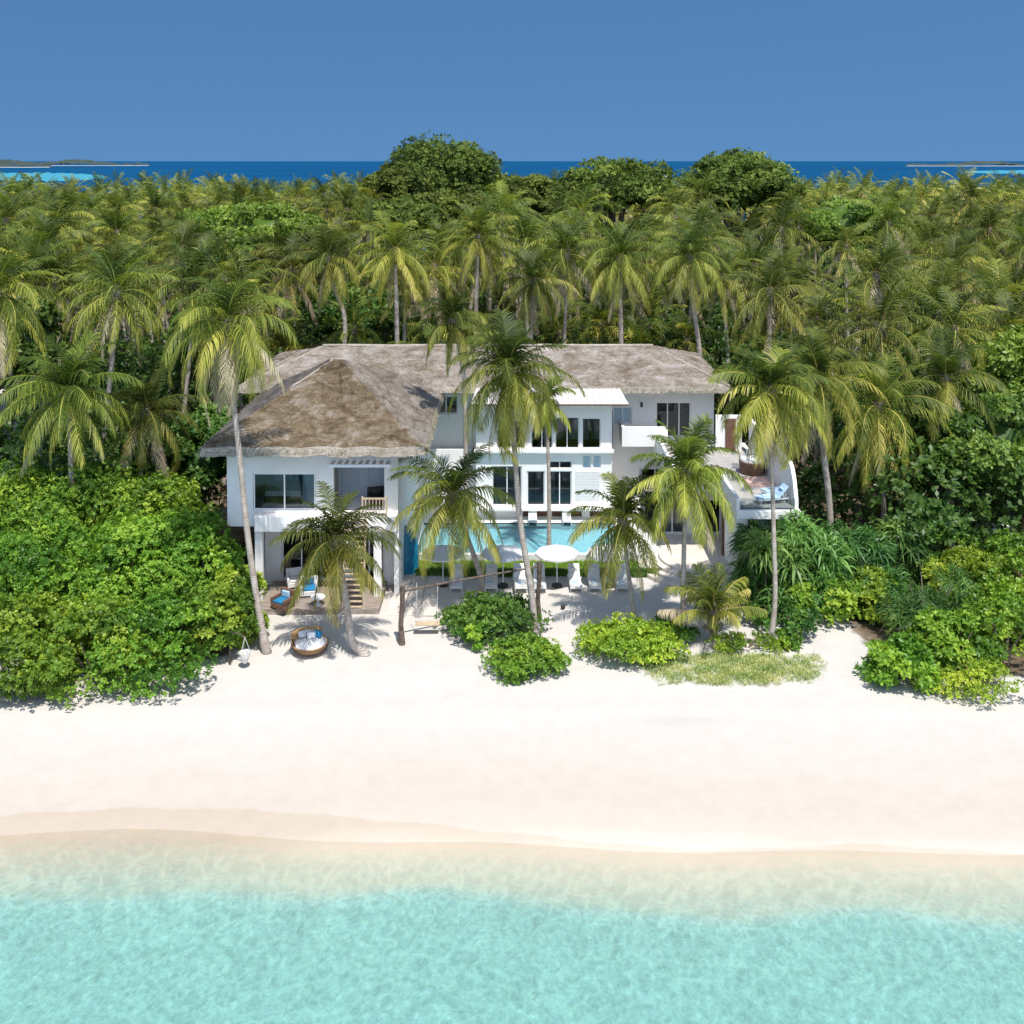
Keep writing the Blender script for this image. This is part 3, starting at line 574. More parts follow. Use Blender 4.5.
def hip_roof(name, ex0, ex1, ey0, ey1, ez, rx0, rx1, ry, rz, mats, thick=0.38, seed=0):
    """thatched hip roof, subdivided and slightly uneven; mats: front, right, back, left, edge"""
    rg = np.random.default_rng(seed)
    A, B, Cn, D = [np.array(p, float) for p in ((ex0, ey0, ez), (ex1, ey0, ez), (ex1, ey1, ez), (ex0, ey1, ez))]
    E, Fp = np.array((rx0, ry, rz)), np.array((rx1, ry, rz)); mb = MB()
    def face(p0, p1, q1, q0, mi, nu, nv):
        vs = []; nrm = np.cross(p1 - p0, q0 - p0); nrm = nrm / np.linalg.norm(nrm)
        for j in range(nv + 1):
            for i in range(nu + 1):
                u, v_ = i / nu, j / nv; p = (p0 * (1 - u) + p1 * u) * (1 - v_) + (q0 * (1 - u) + q1 * u) * v_
                edge = i in (0, nu) or j in (0, nv); 
                if not edge: p = p + nrm * (rg.normal(0, 0.035) + 0.06 * math.sin(u * 9 + seed) * math.sin(v_ * 5)) 
                else: p = p + np.array((0, 0, 0.04 * math.sin((p[0] + p[1]) * 2.7)))
                vs.append(p)
        mb.add(vs, [(j * (nu + 1) + i, j * (nu + 1) + i + 1, (j + 1) * (nu + 1) + i + 1, (j + 1) * (nu + 1) + i) for j in range(nv) for i in range(nu)], mi)
    face(A, B, Fp, E, 0, 40, 14); face(B, Cn, Fp, Fp, 1, 20, 14); face(Cn, D, E, Fp, 2, 30, 10); face(D, A, E, E, 3, 20, 14)
    # thick clipped eave edge and underside
    lo = np.array((0, 0, -thick)); ins = -0.16
    cs = [A, B, Cn, D]; ctr = sum(cs) / 4
    for k in range(4):
        p, q = cs[k], cs[(k + 1) % 4]; n_ = 40; vs = []
        for i in range(n_ + 1):
            t = p * (1 - i / n_) + q * (i / n_); zz = 0.04 * math.sin((t[0] + t[1]) * 2.7); t = t + np.array((0, 0, zz + 0.004)); 
            dn = t + lo + np.array((0, 0, 0.03 * rg.normal())); dn[:2] += (ctr[:2] - dn[:2]) / np.linalg.norm(ctr[:2] - dn[:2]) * ins; vs += [t, dn]
        mb.add(vs, [(2 * i + 1, 2 * i + 3, 2 * i + 2, 2 * i) for i in range(n_)], 4)
    s_ = [c + lo + (ctr - c) * np.array((0.02, 0.02, 0)) for c in cs]; mb.add(s_, [(3, 2, 1, 0)], 5)
    o = P(name, mb, mats + ['thatchridge', 'brown'])
    return o, (A, B, Cn, D, E, Fp)
def ridge_cap(parent, segs, r=0.2):
    for a, b_ in segs:
        a = np.array(a, float); b_ = np.array(b_, float); n_ = 10; rg_ = np.random.default_rng(int(abs(a[0] * 7 + b_[0])))
        pts = [a + (b_ - a) * i / n_ + np.array((0, 0, rg_.normal(0, 0.02))) for i in range(n_ + 1)]
        mb = MB(); mb.tube(pts, r, 8); P('ridge_cap', mb, 'thatchridge', parent, smooth=True)

M['straw'] = leafmat('straw', [(0.0, (0.20, 0.16, 0.11)), (0.5, (0.38, 0.33, 0.25)), (1.0, (0.55, 0.49, 0.39))], .15, .05, .9, .1)
def fringe(roof, cs, drop, seed):
    rg_ = np.random.default_rng(seed); Pp = []; Nn = []
    ctr = sum(cs) / 4
    for k in (0, 1, 3):
        p, q = cs[k], cs[(k + 1) % 4]; L = np.linalg.norm(q - p); n = int(L * 42); t = rg_.random(n)[:, None]; b_ = p * (1 - t) + q * t
        out = (p + q) / 2 - ctr; out[2] = 0; out /= np.linalg.norm(out)
        b_ = b_ + out * rg_.uniform(0, .14, (n, 1)) + np.array([0, 0, -1.0]) * rg_.uniform(0, drop, (n, 1)); Pp.append(b_); Nn.append(np.tile(out * .55 + np.array([0, 0, -1.0]), (n, 1)))
    Pp = np.concatenate(Pp) - np.array(ORG[villa.name]); Nn = np.concatenate(Nn); Nn /= np.linalg.norm(Nn, axis=1)[:, None]; n = len(Pp)
    V, Q, T = rosettes(rg_, Pp, Nn, rg_.uniform(.10, .20, n), 3, rg_.uniform(.1, .9, n), .13, (.05, .45), 0, .02)
    np_mesh('straw_fringe', V, Q, T, ['straw'], None, roof)
EZ = 8.3
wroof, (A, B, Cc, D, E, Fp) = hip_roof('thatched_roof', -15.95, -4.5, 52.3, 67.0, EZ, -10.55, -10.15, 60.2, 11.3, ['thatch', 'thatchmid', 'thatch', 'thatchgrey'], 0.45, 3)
fringe(wroof, (A, B, Cc, D), .42, 1)
ridge_cap(wroof, [(A * .35 + E * .65, E)], 0.06)
mroof, (A, B, Cc, D, E, Fp) = hip_roof('thatched_roof', -17.3, 13.8, 64.6, 76.0, 8.72, -13.0, 9.7, 70.2, 10.3, ['thatchpale', 'thatchpale', 'thatchpale', 'thatchpale'], 0.4, 8)
fringe(mroof, (A, B, Cc, D), .36, 2)
ridge_cap(mroof, [(E, Fp)], 0.12); ridge_cap(mroof, [(B, Fp), (A, E)], 0.06)

# --- left wing
o1 = (PX(252, 53.5), PX(315, 53.5), 4.6, PZ(473, 53.5)); o2 = (PX(333, 53.5), PX(384, 53.5), 4.6, PZ(466, 53.5))
P('wall', wall_xz(-15.0, -6.0, 3.75, 7.9, 53.5, 53.75, [o1, o2]), 'white', label=None) if False else P('wall', wall_xz(-15.0, -6.0, 3.75, 7.9, 53.5, 53.75, [o1, o2]), 'white')
mb = MB(); mb.box(-6.25, -6.0, 53.753, 66.4, 0.0, 7.9); P('wall', mb, 'white'); mb = MB(); mb.box(-15.0, -14.75, 53.753, 66.4, 3.75, 7.9); P('wall', mb, 'white')
mb = MB(); mb.box(-14.74, -6.26, 53.76, 66.4, 3.76, 4.55); P('floor_slab', mb, 'white')
mb = MB(); mb.box(-9.75, -9.55, 53.76, 58, 4.56, 7.89); mb.box(-14.74, -9.76, 57.6, 57.8, 4.56, 7.89); P('partition', mb, 'interior')
mb = MB(); mb.box(-9.54, -6.26, 55.8, 55.9, 4.56, 7.89); P('curtain', mb, 'curtain')
window(o1[0] + .02, o1[1] - .02, o1[2] + .02, o1[3] - .02, 53.56, nv=1, back=False, name='sliding_door')
mb = MB(); mb.box(o1[1] - .75, o1[1] - .1, 53.85, 53.9, 4.62, o1[3] - .05); P('curtain', mb, 'curtain')
# balcony slab and parapet face
bx0, bx1 = PX(253, 52.6), PX(396, 52.6)
mb = MB(); mb.box(bx0, bx1, 52.6, 53.497, 3.78, 4.58); P('balcony', mb, 'white', bevel=0.02)
aw = MB()
for i in range(9): aw.box(-9.45 + i * 0.36, -9.27 + i * 0.36, 52.75, 53.49, 7.18 + 0.0, 7.26)
aw.box(-9.5, -6.3, 52.65, 52.748, 7.14, 7.30); aw.box(-9.5, -9.42, 52.75, 53.49, 7.05, 7.17); aw.box(-6.45, -6.37, 52.75, 53.49, 7.05, 7.17); P('pergola', aw, 'whitepaint')
# wooden railing
mb = MB(); rx0, rx1 = PX(362, 52.7), PX(386, 52.7)
mb.box(rx0, rx1, 52.66, 52.74, 5.45, 5.53)
for i in range(8): xx = rx0 + (rx1 - rx0) * i / 7; s_ = 0.05 if i in (0, 7) else 0.022; mb.box(xx - s_, xx + s_, 52.665, 52.735, 4.58, 5.448 if i not in (0, 7) else 5.6)
P('railing', mb, 'palewood')
# lower storey
P('wall', wall_xz(-13.4, -6.26, 0.0, 3.75, 55.0, 55.2, [(-12.5, -9.3, 0.3, 3.0), (-8.6, -6.9, 0.3, 2.9)]), 'white')
mb = MB(); mb.box(-13.4, -13.2, 55.21, 66, 0, 3.75); P('wall', mb, 'white')
window(-12.48, -9.32, 0.32, 2.98, 55.06, nv=2, name='sliding_door'); window(-8.58, -6.92, 0.32, 2.88, 55.06, nv=1, name='sliding_door')
for px in (258, 377):
    xx = PX(px, 53.0); mb = MB(); mb.box(xx - 0.2, xx + 0.2, 52.85, 53.25, 0.0, 3.78); P('column', mb, 'white', bevel=0.02)
# timber staircase, balcony to deck
mb = MB(); sx0, sx1 = PX(346, 52.6), PX(364, 52.6)
for i in range(17):
    u = i / 16; z = 0.35 + u * 4.1; y = 51.55 + u * 1.0 * 1.0; mb.box(sx0, sx1, y - 0.13, y + 0.13, z - 0.04, z + 0.0)
P('stair_treads', mb, 'palewood')
mb = MB()
for xx in (sx0 - 0.06, sx1 + 0.06): mb.tube([(xx, 51.5, 0.2), (xx, 52.62, 4.6)], 0.055, 6)
mb.tube([(sx1 + 0.06, 51.5, 1.2), (sx1 + 0.06, 52.6, 5.5)], 0.03, 6); mb.tube([(sx1 + 0.06, 51.5, 0.2), (sx1 + 0.06, 51.5, 1.2)], 0.03, 6)
P('stair_frame', mb, 'palewood')
# --- central block, front Y=64
yb = 64.0; cx0, cx1 = PX(476, yb), PX(612, yb)
up = [(PX(531, yb), PX(553, yb), PZ(449, yb), PZ(417, yb)), (PX(555, yb), PX(579.5, yb), PZ(449, yb), PZ(417, yb)), (PX(582, yb), PX(601, yb), PZ(449, yb), PZ(418, yb))]
lo = [(PX(527, yb), PX(545, yb), PZ(506, yb), PZ(471, yb)), (PX(547.5, yb), PX(572, yb), PZ(506, yb), PZ(471, yb)), (PX(547.5, yb), PX(572, yb), PZ(469, yb), PZ(461, yb)), (PX(582.5, yb), PX(591, yb), PZ(469, yb), PZ(455, yb)), (PX(593, yb), PX(601, yb), PZ(469, yb), PZ(455, yb)), (PX(492, yb), PX(522, yb), PZ(506, yb), PZ(466, yb)), (PX(497, yb), PX(525, yb), PZ(449, yb), PZ(420, yb))]
ops = up + lo
P('wall', wall_xz(cx0, cx1, 1.25, 8.28, yb, yb + 0.25, ops), 'white')
mb = MB(); mb.box(cx0, cx0 + .25, yb + .253, 66.5, 1.25, 8.28); P('wall', mb, 'white'); mb = MB(); mb.box(cx1 - .25, cx1, yb + .253, 66.5, 1.25, 8.28); P('wall', mb, 'white')
for k, o in enumerate(ops):
    window(o[0] + .01, o[1] - .01, o[2] + .01, o[3] - .01, yb + 0.07, nv=1 if o[1] - o[0] > 1.3 else 0, nh=0, glass='blueglass' if k in (6, 7) else 'glass', fw=0.06, back=k not in (6, 7))
# plantation shutters on the ground floor's right bay
mb = MB()
for i in range(22): mb.box(PX(576, yb), PX(600, yb), yb - 0.045, yb - 0.003, 1.45 + i * 0.095, 1.45 + i * 0.095 + 0.06)
P('shutter', mb, 'whitepaint')
mb = MB(); mb.box(cx0 - .1, cx1 + .1, yb - 0.35, yb - 0.003, 4.72, 4.9); P('ledge', mb, 'white', bevel=0.02)
mb = MB(); mb.box(cx0 - .2, cx1 + .4, yb - 0.5, yb + 2.4, 1.12, 1.247); P('floor_slab', mb, 'white')
dk = [(523, 529), (537, 549), (552, 562), (571, 582), (590, 602)]
dops = [(PX(a, 64.3), PX(b_, 64.3), 0.5, 1.05) for a, b_ in dk]
P('plinth_wall', wall_xz(cx0, cx1 + .2, 0.46, 1.118, 64.2, 64.4, dops), 'white')
for o in dops: mb = MB(); mb.box(o[0] + .01, o[1] - .01, 64.32, 64.38, 0.5, 1.05); P('plinth_grille', mb, 'brown')
# sloping white awning roof
x0a, x1a = PX(470, 62.9), PX(629, 62.9); x0b, x1b = PX(476, 64.4), PX(620, 64.4)
mb = MB(); mb.add([(x0a, 62.9, 8.0), (x1a, 62.9, 8.0), (x1b, 64.5, 8.62), (x0b, 64.5, 8.62), (x0a, 62.9, 7.9), (x1a, 62.9, 7.9), (x1b, 64.5, 8.52), (x0b, 64.5, 8.52)],
                  [(0, 1, 2, 3), (7, 6, 5, 4), (1, 5, 6, 2), (0, 3, 7, 4)], 0); mb.add([(x0a, 62.9, 7.9), (x1a, 62.9, 7.9), (x1a, 62.9, 8.0), (x0a, 62.9, 8.0)], [(0, 1, 2, 3)], 1)
P('awning_roof', mb, ['metalroof', 'brown'])
# --- main walls behind
ym = 66.6; rw = (PX(656, ym), PX(691, ym), PZ(437, ym), PZ(402, ym)); rb = (PX(613, ym), PX(632, ym), PZ(424, ym), PZ(407, ym)); lw = (PX(434, ym), PX(458, ym), PZ(414, ym), PZ(396, ym))
P('wall', wall_xz(-13.5, 13.2, 0.0, 8.3, ym, ym + .25, [rw, rb, lw, (PX(640, ym), PX(700, ym), 0.7, 2.9)]), 'white')
window(*[rw[0] + .01, rw[1] - .01, rw[2] + .01, rw[3] - .01], ym + .07, nv=2); window(rb[0] + .01, rb[1] - .01, rb[2] + .01, rb[3] - .01, ym + .07, nv=1, glass='blueglass', back=False)
window(lw[0] + .01, lw[1] - .01, lw[2] + .01, lw[3] - .01, ym + .07, nv=1, name='window')
window(PX(641, ym), PX(699, ym), 0.72, 2.88, ym + .07, nv=3, name='sliding_door')
for q in ((12.95, 13.2, ym + .253, 74), (-13.5, -13.25, ym + .253, 74), (-13.2, 12.9, 73.8, 74)): mb = MB(); mb.box(*q, 0, 8.3); P('wall', mb, 'white')
mb = MB(); bxa, bxb = PX(622, 65.0), PX(668, 65.0); mb.box(bxa, bxb, 65.0, 65.2, 4.75, 6.02); mb.box(bxa, bxa + .2, 65.203, ym - .003, 4.75, 6.02); mb.box(bxa + .2, bxb, 65.203, ym - .003, 4.7, 4.85); P('balcony', mb, 'white', bevel=0.02)
mb = MB(); mb.tube([(PX(641.5, ym), ym - .08, 7.25), (PX(641.5, ym), ym - .08, 6.95)], 0.07, 8); P('wall_lamp', mb, 'dark')
# link wall left of the central block (shaded court)
mb = MB(); mb.box(-6.2, cx0 - .02, 66.0, 66.2, 0.46, 4.3); P('wall', mb, 'white')
# --- right wing: covered lounge below, terrace on top
tx0, tx1 = PX(737, 53.5), 15.2
mb = MB(); mb.box(tx0, tx1, 53.4, 58.0, 4.15, 4.6); mb.box(9.2, tx1, 58.003, 66.55, 4.15, 4.6); P('terrace_slab', mb, 'white', bevel=0.03)
mb = MB(); mb.box(tx0 + .25, tx1 - .25, 53.7, 58.2, 4.604, 4.612); mb.box(9.45, tx1 - .25, 58.204, 66.5, 4.604, 4.612); P('terrace_floor', mb, 'greyfloor')
mb = MB(); mb.box(tx0, tx0 + .62, 53.5, 54.2, 0.0, 4.147); P('column', mb, 'white', bevel=0.03)
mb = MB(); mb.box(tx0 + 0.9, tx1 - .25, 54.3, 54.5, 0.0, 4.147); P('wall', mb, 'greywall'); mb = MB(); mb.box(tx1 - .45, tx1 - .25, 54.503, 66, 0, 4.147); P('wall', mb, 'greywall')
P('wall', wall_xz(9.2, 12.9, 0.5, 4.147, 61.0, 61.2, [(PX(660, 61), PX(686, 61), 0.6, 2.7), (PX(700, 61), PX(722, 61), 0.6, 2.7)]), 'white')
window(PX(660, 61) + .02, PX(686, 61) - .02, .62, 2.68, 61.06, nv=1, name='sliding_door'); window(PX(700, 61) + .02, PX(722, 61) - .02, .62, 2.68, 61.06, nv=0, name='sliding_door')
mb = MB(); mb.box(tx0 + .25, tx0 + .5, 54.203, 58, 0.6, 4.147); P('wall', mb, 'white')
mb = MB(); mb.box(PX(722, 58), PX(730, 58), 57.6, 57.9, 0.3, 4.1); P('column', mb, 'brown')
# terrace parapets
mb = MB(); mb.box(9.2, 9.4, 58.01, 66.5, 4.603, 5.5); mb.box(9.403, tx0, 58.01, 58.2, 4.603, 5.3); mb.box(tx0, tx0 + .2, 53.5, 58.2, 4.603, 5.25); P('parapet', mb, 'white', bevel=0.02)
mb = MB(); n_ = 24; vi = []; vo = []
prof = []
for i in range(n_ + 1):
    u = i / n_; y = 53.9 + u * 10.6; top = 5.0 + 1.7 * min(1, u / 0.10) ** 0.6; prof.append((y, top))
for y, top in prof: vi += [(tx1 - .2, y, 4.603), (tx1 - .2, y, top), (tx1, y, top), (tx1, y, 4.603)]
mb.add(vi, [(4 * i + k, 4 * i + (k + 1) % 4, 4 * i + 4 + (k + 1) % 4, 4 * i + 4 + k) for i in range(n_) for k in range(4)] + [(0, 1, 2, 3)], 0); P('privacy_wall', mb, 'white')
mb = MB(); mb.box(PX(716, 64.5), PX(742, 64.5), 64.5, 64.7, 4.603, 6.9); P('wall', mb, 'white')
mb = MB(); mb.box(PX(726, 64.4), PX(736, 64.4), 64.4, 64.497, 4.61, 6.7); P('door', mb, 'brown')
# glass balustrade at the terrace front
mb = MB(); mb.box(tx0 + .25, tx1 - .25, 53.62, 53.64, 4.62, 5.2); P('glass_balustrade', mb, 'glass')

# ---- pool terrace
pool_y0, pool_y1, pdz = 58.4, 63.3, 0.45; plx0, plx1 = -5.5, 6.3
mb = MB(); mb.box(plx0 - .3, 8.6, 58.1, pool_y0, -0.1, pdz); mb.box(plx0 - .3, 9.1, pool_y1, 66.5, -0.1, pdz); mb.box(plx0 - .3, plx0, pool_y0 + .003, pool_y1 - .003, -0.1, pdz); mb.box(plx1, 8.6, pool_y0 + .003, pool_y1 - .003, -0.1, pdz)
struct(mb.build('pool_deck', 'pooldeck'))
mb = MB(); mb.add([(plx0, pool_y0, -0.95), (plx1, pool_y0, -0.95), (plx1, pool_y1, -0.95), (plx0, pool_y1, -0.95)] + [(plx0, pool_y0, pdz - .01), (plx1, pool_y0, pdz - .01), (plx1, pool_y1, pdz - .01), (plx0, pool_y1, pdz - .01)], [(0, 1, 2, 3), (0, 4, 5, 1), (1, 5, 6, 2), (2, 6, 7, 3), (3, 7, 4, 0)])
M['pooltile'] = simple('pool_tile', (0.55, 0.74, 0.76), (0.38, 0.62, 0.68), 0.4, 2.0)
# the pool cuts a hole in the ground sheet: keep basin above it
for i in range(len(mb.v)): x, y, z = mb.v[i]; mb.v[i] = (x, y, max(z, 0.06))
struct(mb.build('pool_floor', 'pooltile'))
m, nt, b = newmat('pool_water'); M['poolwater'] = m
nb = noise(nt, 2.2, 3, 0.6, None, None, 1.0); bp = nt.nodes.new('ShaderNodeBump'); bp.inputs['Strength'].default_value = 0.5; bp.inputs['Distance'].default_value = 0.08; nt.links.new(nb.outputs[0], bp.inputs['Height'])
df = nt.nodes.new('ShaderNodeBsdfDiffuse'); df.inputs['Color'].default_value = (0.28, 0.56, 0.63, 1); nt.links.new(bp.outputs[0], df.inputs['Normal'])
tp = nt.nodes.new('ShaderNodeBsdfTransparent'); tp.inputs['Color'].default_value = (0.60, 0.93, 0.97, 1); m1 = nt.nodes.new('ShaderNodeMixShader'); m1.inputs[0].default_value = 0.4
nt.links.new(tp.outputs[0], m1.inputs[1]); nt.links.new(df.outputs[0], m1.inputs[2])
gl = nt.nodes.new('ShaderNodeBsdfGlossy'); gl.inputs['Roughness'].default_value = 0.04; nt.links.new(bp.outputs[0], gl.inputs['Normal']); fr = nt.nodes.new('ShaderNodeFresnel'); fr.inputs['IOR'].default_value = 1.33; nt.links.new(bp.outputs[0], fr.inputs['Normal'])
m2 = nt.nodes.new('ShaderNodeMixShader'); nt.links.new(fr.outputs[0], m2.inputs[0]); nt.links.new(m1.outputs[0], m2.inputs[1]); nt.links.new(gl.outputs[0], m2.inputs[2]); nt.links.new(m2.outputs[0], nt.nodes['Material Output'].inputs['Surface'])
mb = MB(); mb.add([(plx0 + .002, pool_y0 + .002, 0.38), (plx1 - .002, pool_y0 + .002, 0.38), (plx1 - .002, pool_y1 - .002, 0.38), (plx0 + .002, pool_y1 - .002, 0.38)], [(0, 1, 2, 3)]); struct(mb.build('pool_water', 'poolwater'))
# teal domed water feature at the pool's end
mb = MB(); prof = [(0.78 * math.cos(a), 1.1 + 1.5 * math.sin(a)) for a in np.linspace(0, 1.55, 10)]; mb.lathe([(0.78, -0.1)] + prof, (PX(404, 56.6), 56.8), 28, sy=0.75)
o = mb.build('tiled_dome', 'tealtile', loc=(PX(404, 56.6), 56.8, 0), smooth=True); tag(o, 'rounded teal tiled wall at the left end of the swimming pool', 'pool feature')
mb = MB(); xa, xb = PX(386, 55.2), PX(399, 55.2); mb.box(xa, xb, 55.2, 56.1, 0, 1.15); mb.box(xa + .04, xb - .04, 55.16, 55.197, 0.06, 1.09)
o = mb.build('planter_box', 'dark', loc=((xa + xb) / 2, 55.6, 0), bevel=0.02); tag(o, 'tall dark box beside the teal dome at the end of the pool', 'planter')
# deck, paths, steps
mb = MB()
dx0, dx1 = -12.9, -6.75; n_ = 22
for i in range(n_): y = 51.35 + (54.9 - 51.35) * i / n_; mb.box(dx0, dx1, y, y + (54.9 - 51.35) / n_ - 0.02, 0.0, 0.27)
struct(mb.build('timber_deck', 'wood'))
mb = MB()
for i in range(7):
    for j in range(3):
        x = -6.3 + j * 0.82; y = 51.2 + i * 0.98; mb.box(x, x + .78, y, y + .94, -0.03, 0.05)
struct(mb.build('stone_path', 'stone'))
mb = MB(); cxs, cys = 10.9, 57.6
for k, (r_, z_) in enumerate([(3.75, 0.16), (3.35, 0.31), (2.95, 0.46), (2.55, 0.60)]):
    mb.lathe([(r_, -0.1), (r_, z_), (0.01, z_)], (cxs, cys), 48)
struct(mb.build('terrace_steps', 'stone'))
mb = MB(); mb.box(8.65, 13.3, 58.2, 66.4, 0.0, 0.56); struct(mb.build('lounge_floor', 'stone'))
# mb lawn strip and clipped hedge in front of the pool wall
rngl = np.random.default_rng(3)
mb = MB(); mb.add([(-5.3, 56.75, 0.055), (8.4, 56.75, 0.055), (8.4, 58.1, 0.055), (-5.3, 58.1, 0.055)], [(0, 1, 2, 3)]); M['lawnbase'] = simple('lawn_ground', (0.13, 0.20, 0.035), (0.09, 0.15, 0.03), 0.9, 4)
struct(mb.build('lawn_ground', 'lawnbase'))
n = 9000; Pp = np.stack([rngl.uniform(-5.3, 8.4, n), rngl.uniform(56.75, 58.05, n), np.full(n, 0.05)], 1); Nn = np.tile([0, 0, 1.0], (n, 1))
V, Q, T = rosettes(rngl, Pp, Nn, np.full(n, 0.12), 3, rngl.uniform(0.2, 0.8, n), 0.25, (0.2, 0.9)); o = np_mesh('lawn_grass', V, Q, T, ['lawn']); tag(o, 'short green lawn strip below the white pool wall', None, None, 'stuff')
def hedge(x0, x1, y0, y1, z1, n, mat, label, leaf=0.12, z0=0.0):
    rg_ = np.random.default_rng(int(x0 * 10 + 900)); Pp = []; Nn = []
    for _ in range(n):
        f_ = rg_.random(); x = rg_.uniform(x0, x1); y = rg_.uniform(y0, y1); z = rg_.uniform(z0, z1)
        if f_ < 0.45: Pp.append((x, y, z1)); Nn.append((0, 0, 1))
        elif f_ < 0.8: Pp.append((x, y0, z)); Nn.append((0, -1, .3))
        else: Pp.append((x, y, z)); Nn.append((0, 0, 1))
    loc = ((x0 + x1) / 2, (y0 + y1) / 2, z0); Pp = np.array(Pp) - np.array(loc)
    V, Q, T = rosettes(rg_, Pp, np.array(Nn, float), np.full(n, leaf), 5, rg_.uniform(0.1, 0.8, n), 0.5, jit=0.04); o = np_mesh('hedge', V, Q, T, [mat], loc=loc); return tag(o, label, 'hedge')
hedge(-5.3, 8.4, 56.2, 56.5, 0.24, 5200, 'darkshrub', 'long low clipped hedge running behind the row of sun loungers')
hedge(9.3, tx0 + .1, 57.6, 58.0, 5.35, 900, 'lime', 'yellow-green trailing hedge along the left edge of the upper terrace', 0.14, 4.9)

# ================================================================== FURNITURE
def make_lounger(label, cush='fabricwhite', group=None, loc=(0, 0, 0), rz=0):
    t = thing('sun_lounger', label, 'sun lounger', loc, group, rz, world=False)
    mb = MB(); mb.box(-.33, -.28, -.95, .95, .24, .30); mb.box(.28, .33, -.95, .95, .24, .30); mb.box(-.279, .279, -.95, -.90, .24, .30); mb.box(-.279, .279, .90, .95, .24, .30); mb.box(-.279, .279, .28, .33, .24, .30)
    mb.build('frame', 'whitepaint', t)
    for sx in (-.305, .305):
        for sy in (-.8, .8):
            l = MB(); l.tube([(sx, sy, 0), (sx, sy, .24)], 0.028, 6); l.build('leg', 'whitepaint', t)
    mb = MB(); mb.box(-.31, .31, -.93, .30, .303, .38); mb.build('mattress', cush, t, bevel=0.02)
    mb = MB(); c_, s_ = math.cos(R(48)), math.sin(R(48)); L = .78
    y0, z0 = .30, .31; v = []
    for x in (-.31, .31): v += [(x, y0, z0), (x, y0 + L * c_, z0 + L * s_), (x, y0 + L * c_ - .08 * s_, z0 + L * s_ + .08 * c_), (x, y0 - .08 * s_, z0 + .08 * c_)]
    mb.add(v, [(0, 1, 2, 3), (7, 6, 5, 4), (0, 4, 5, 1), (1, 5, 6, 2), (2, 6, 7, 3), (3, 7, 4, 0)]); bk = mb.build('backrest', cush, t, bevel=0.02)
    mb = MB(); mb.box(-.2, .2, .30 + .42 * c_ - .13, .30 + .42 * c_ + .02, z0 + .42 * s_ + .05, z0 + .42 * s_ + .17); mb.build('headrest', cush, t, bevel=0.03)
    for xx in (-.2, .2): mb = MB(); mb.tube([(xx, .62, .27), (xx, .72, z0 + .42)], .015, 5); mb.build('prop', 'whitepaint', t)
    mb = MB(); mb.box(-.22, .1, -.55, -.3, .383, .43); mb.build('towel', 'bluecush', t, bevel=.015)
    return t
lx = [(456, 'leftmost white sun lounger in the beach row, right of the first parasol pole'), (491, 'white sun lounger just right of the leaning palm trunk, second in the beach row'), (520, 'white sun lounger just left of the tall central palm trunk'),
      (540, 'white sun lounger just right of the tall central palm trunk'), (576, 'white sun lounger right of the third parasol, under its edge'), (596, 'white sun lounger second from the right end of the beach row'), (624, 'rightmost white sun lounger of the beach row, beside a slim palm trunk')]
proto = None
for px, lb in lx:
    x, y = G(px, 594, 0)
    if proto is None: proto = make_lounger(lb, loc=(x, y + 1.05, 0), group='white sun loungers on the sand below the pool')
    else: copy_thing(proto, (x, y + 1.05, 0), R(random.Random(px).uniform(-4, 4)), 1, lb)
for px, lb in ((532.5, 'small white lounger behind the pool, left of the two against the plinth'), (566.5, 'small white lounger behind the pool, right of the two against the plinth')):
    copy_thing(proto, (PX(px, 63.9), 63.05 + 0.25, pdz), 0, (0.85, 0.55, 0.85), lb, 'white loungers behind the pool')
blue = make_lounger('pale blue lounger on the upper terrace, nearest its front edge', 'bluecush', 'blue loungers on the upper terrace', (PX(772, 55), 54.75, 4.6), R(-78))
copy_thing(blue, (PX(778, 56.2), 56.0, 4.6), R(-72), 1, 'pale blue lounger on the upper terrace, behind the front one by the privacy wall')

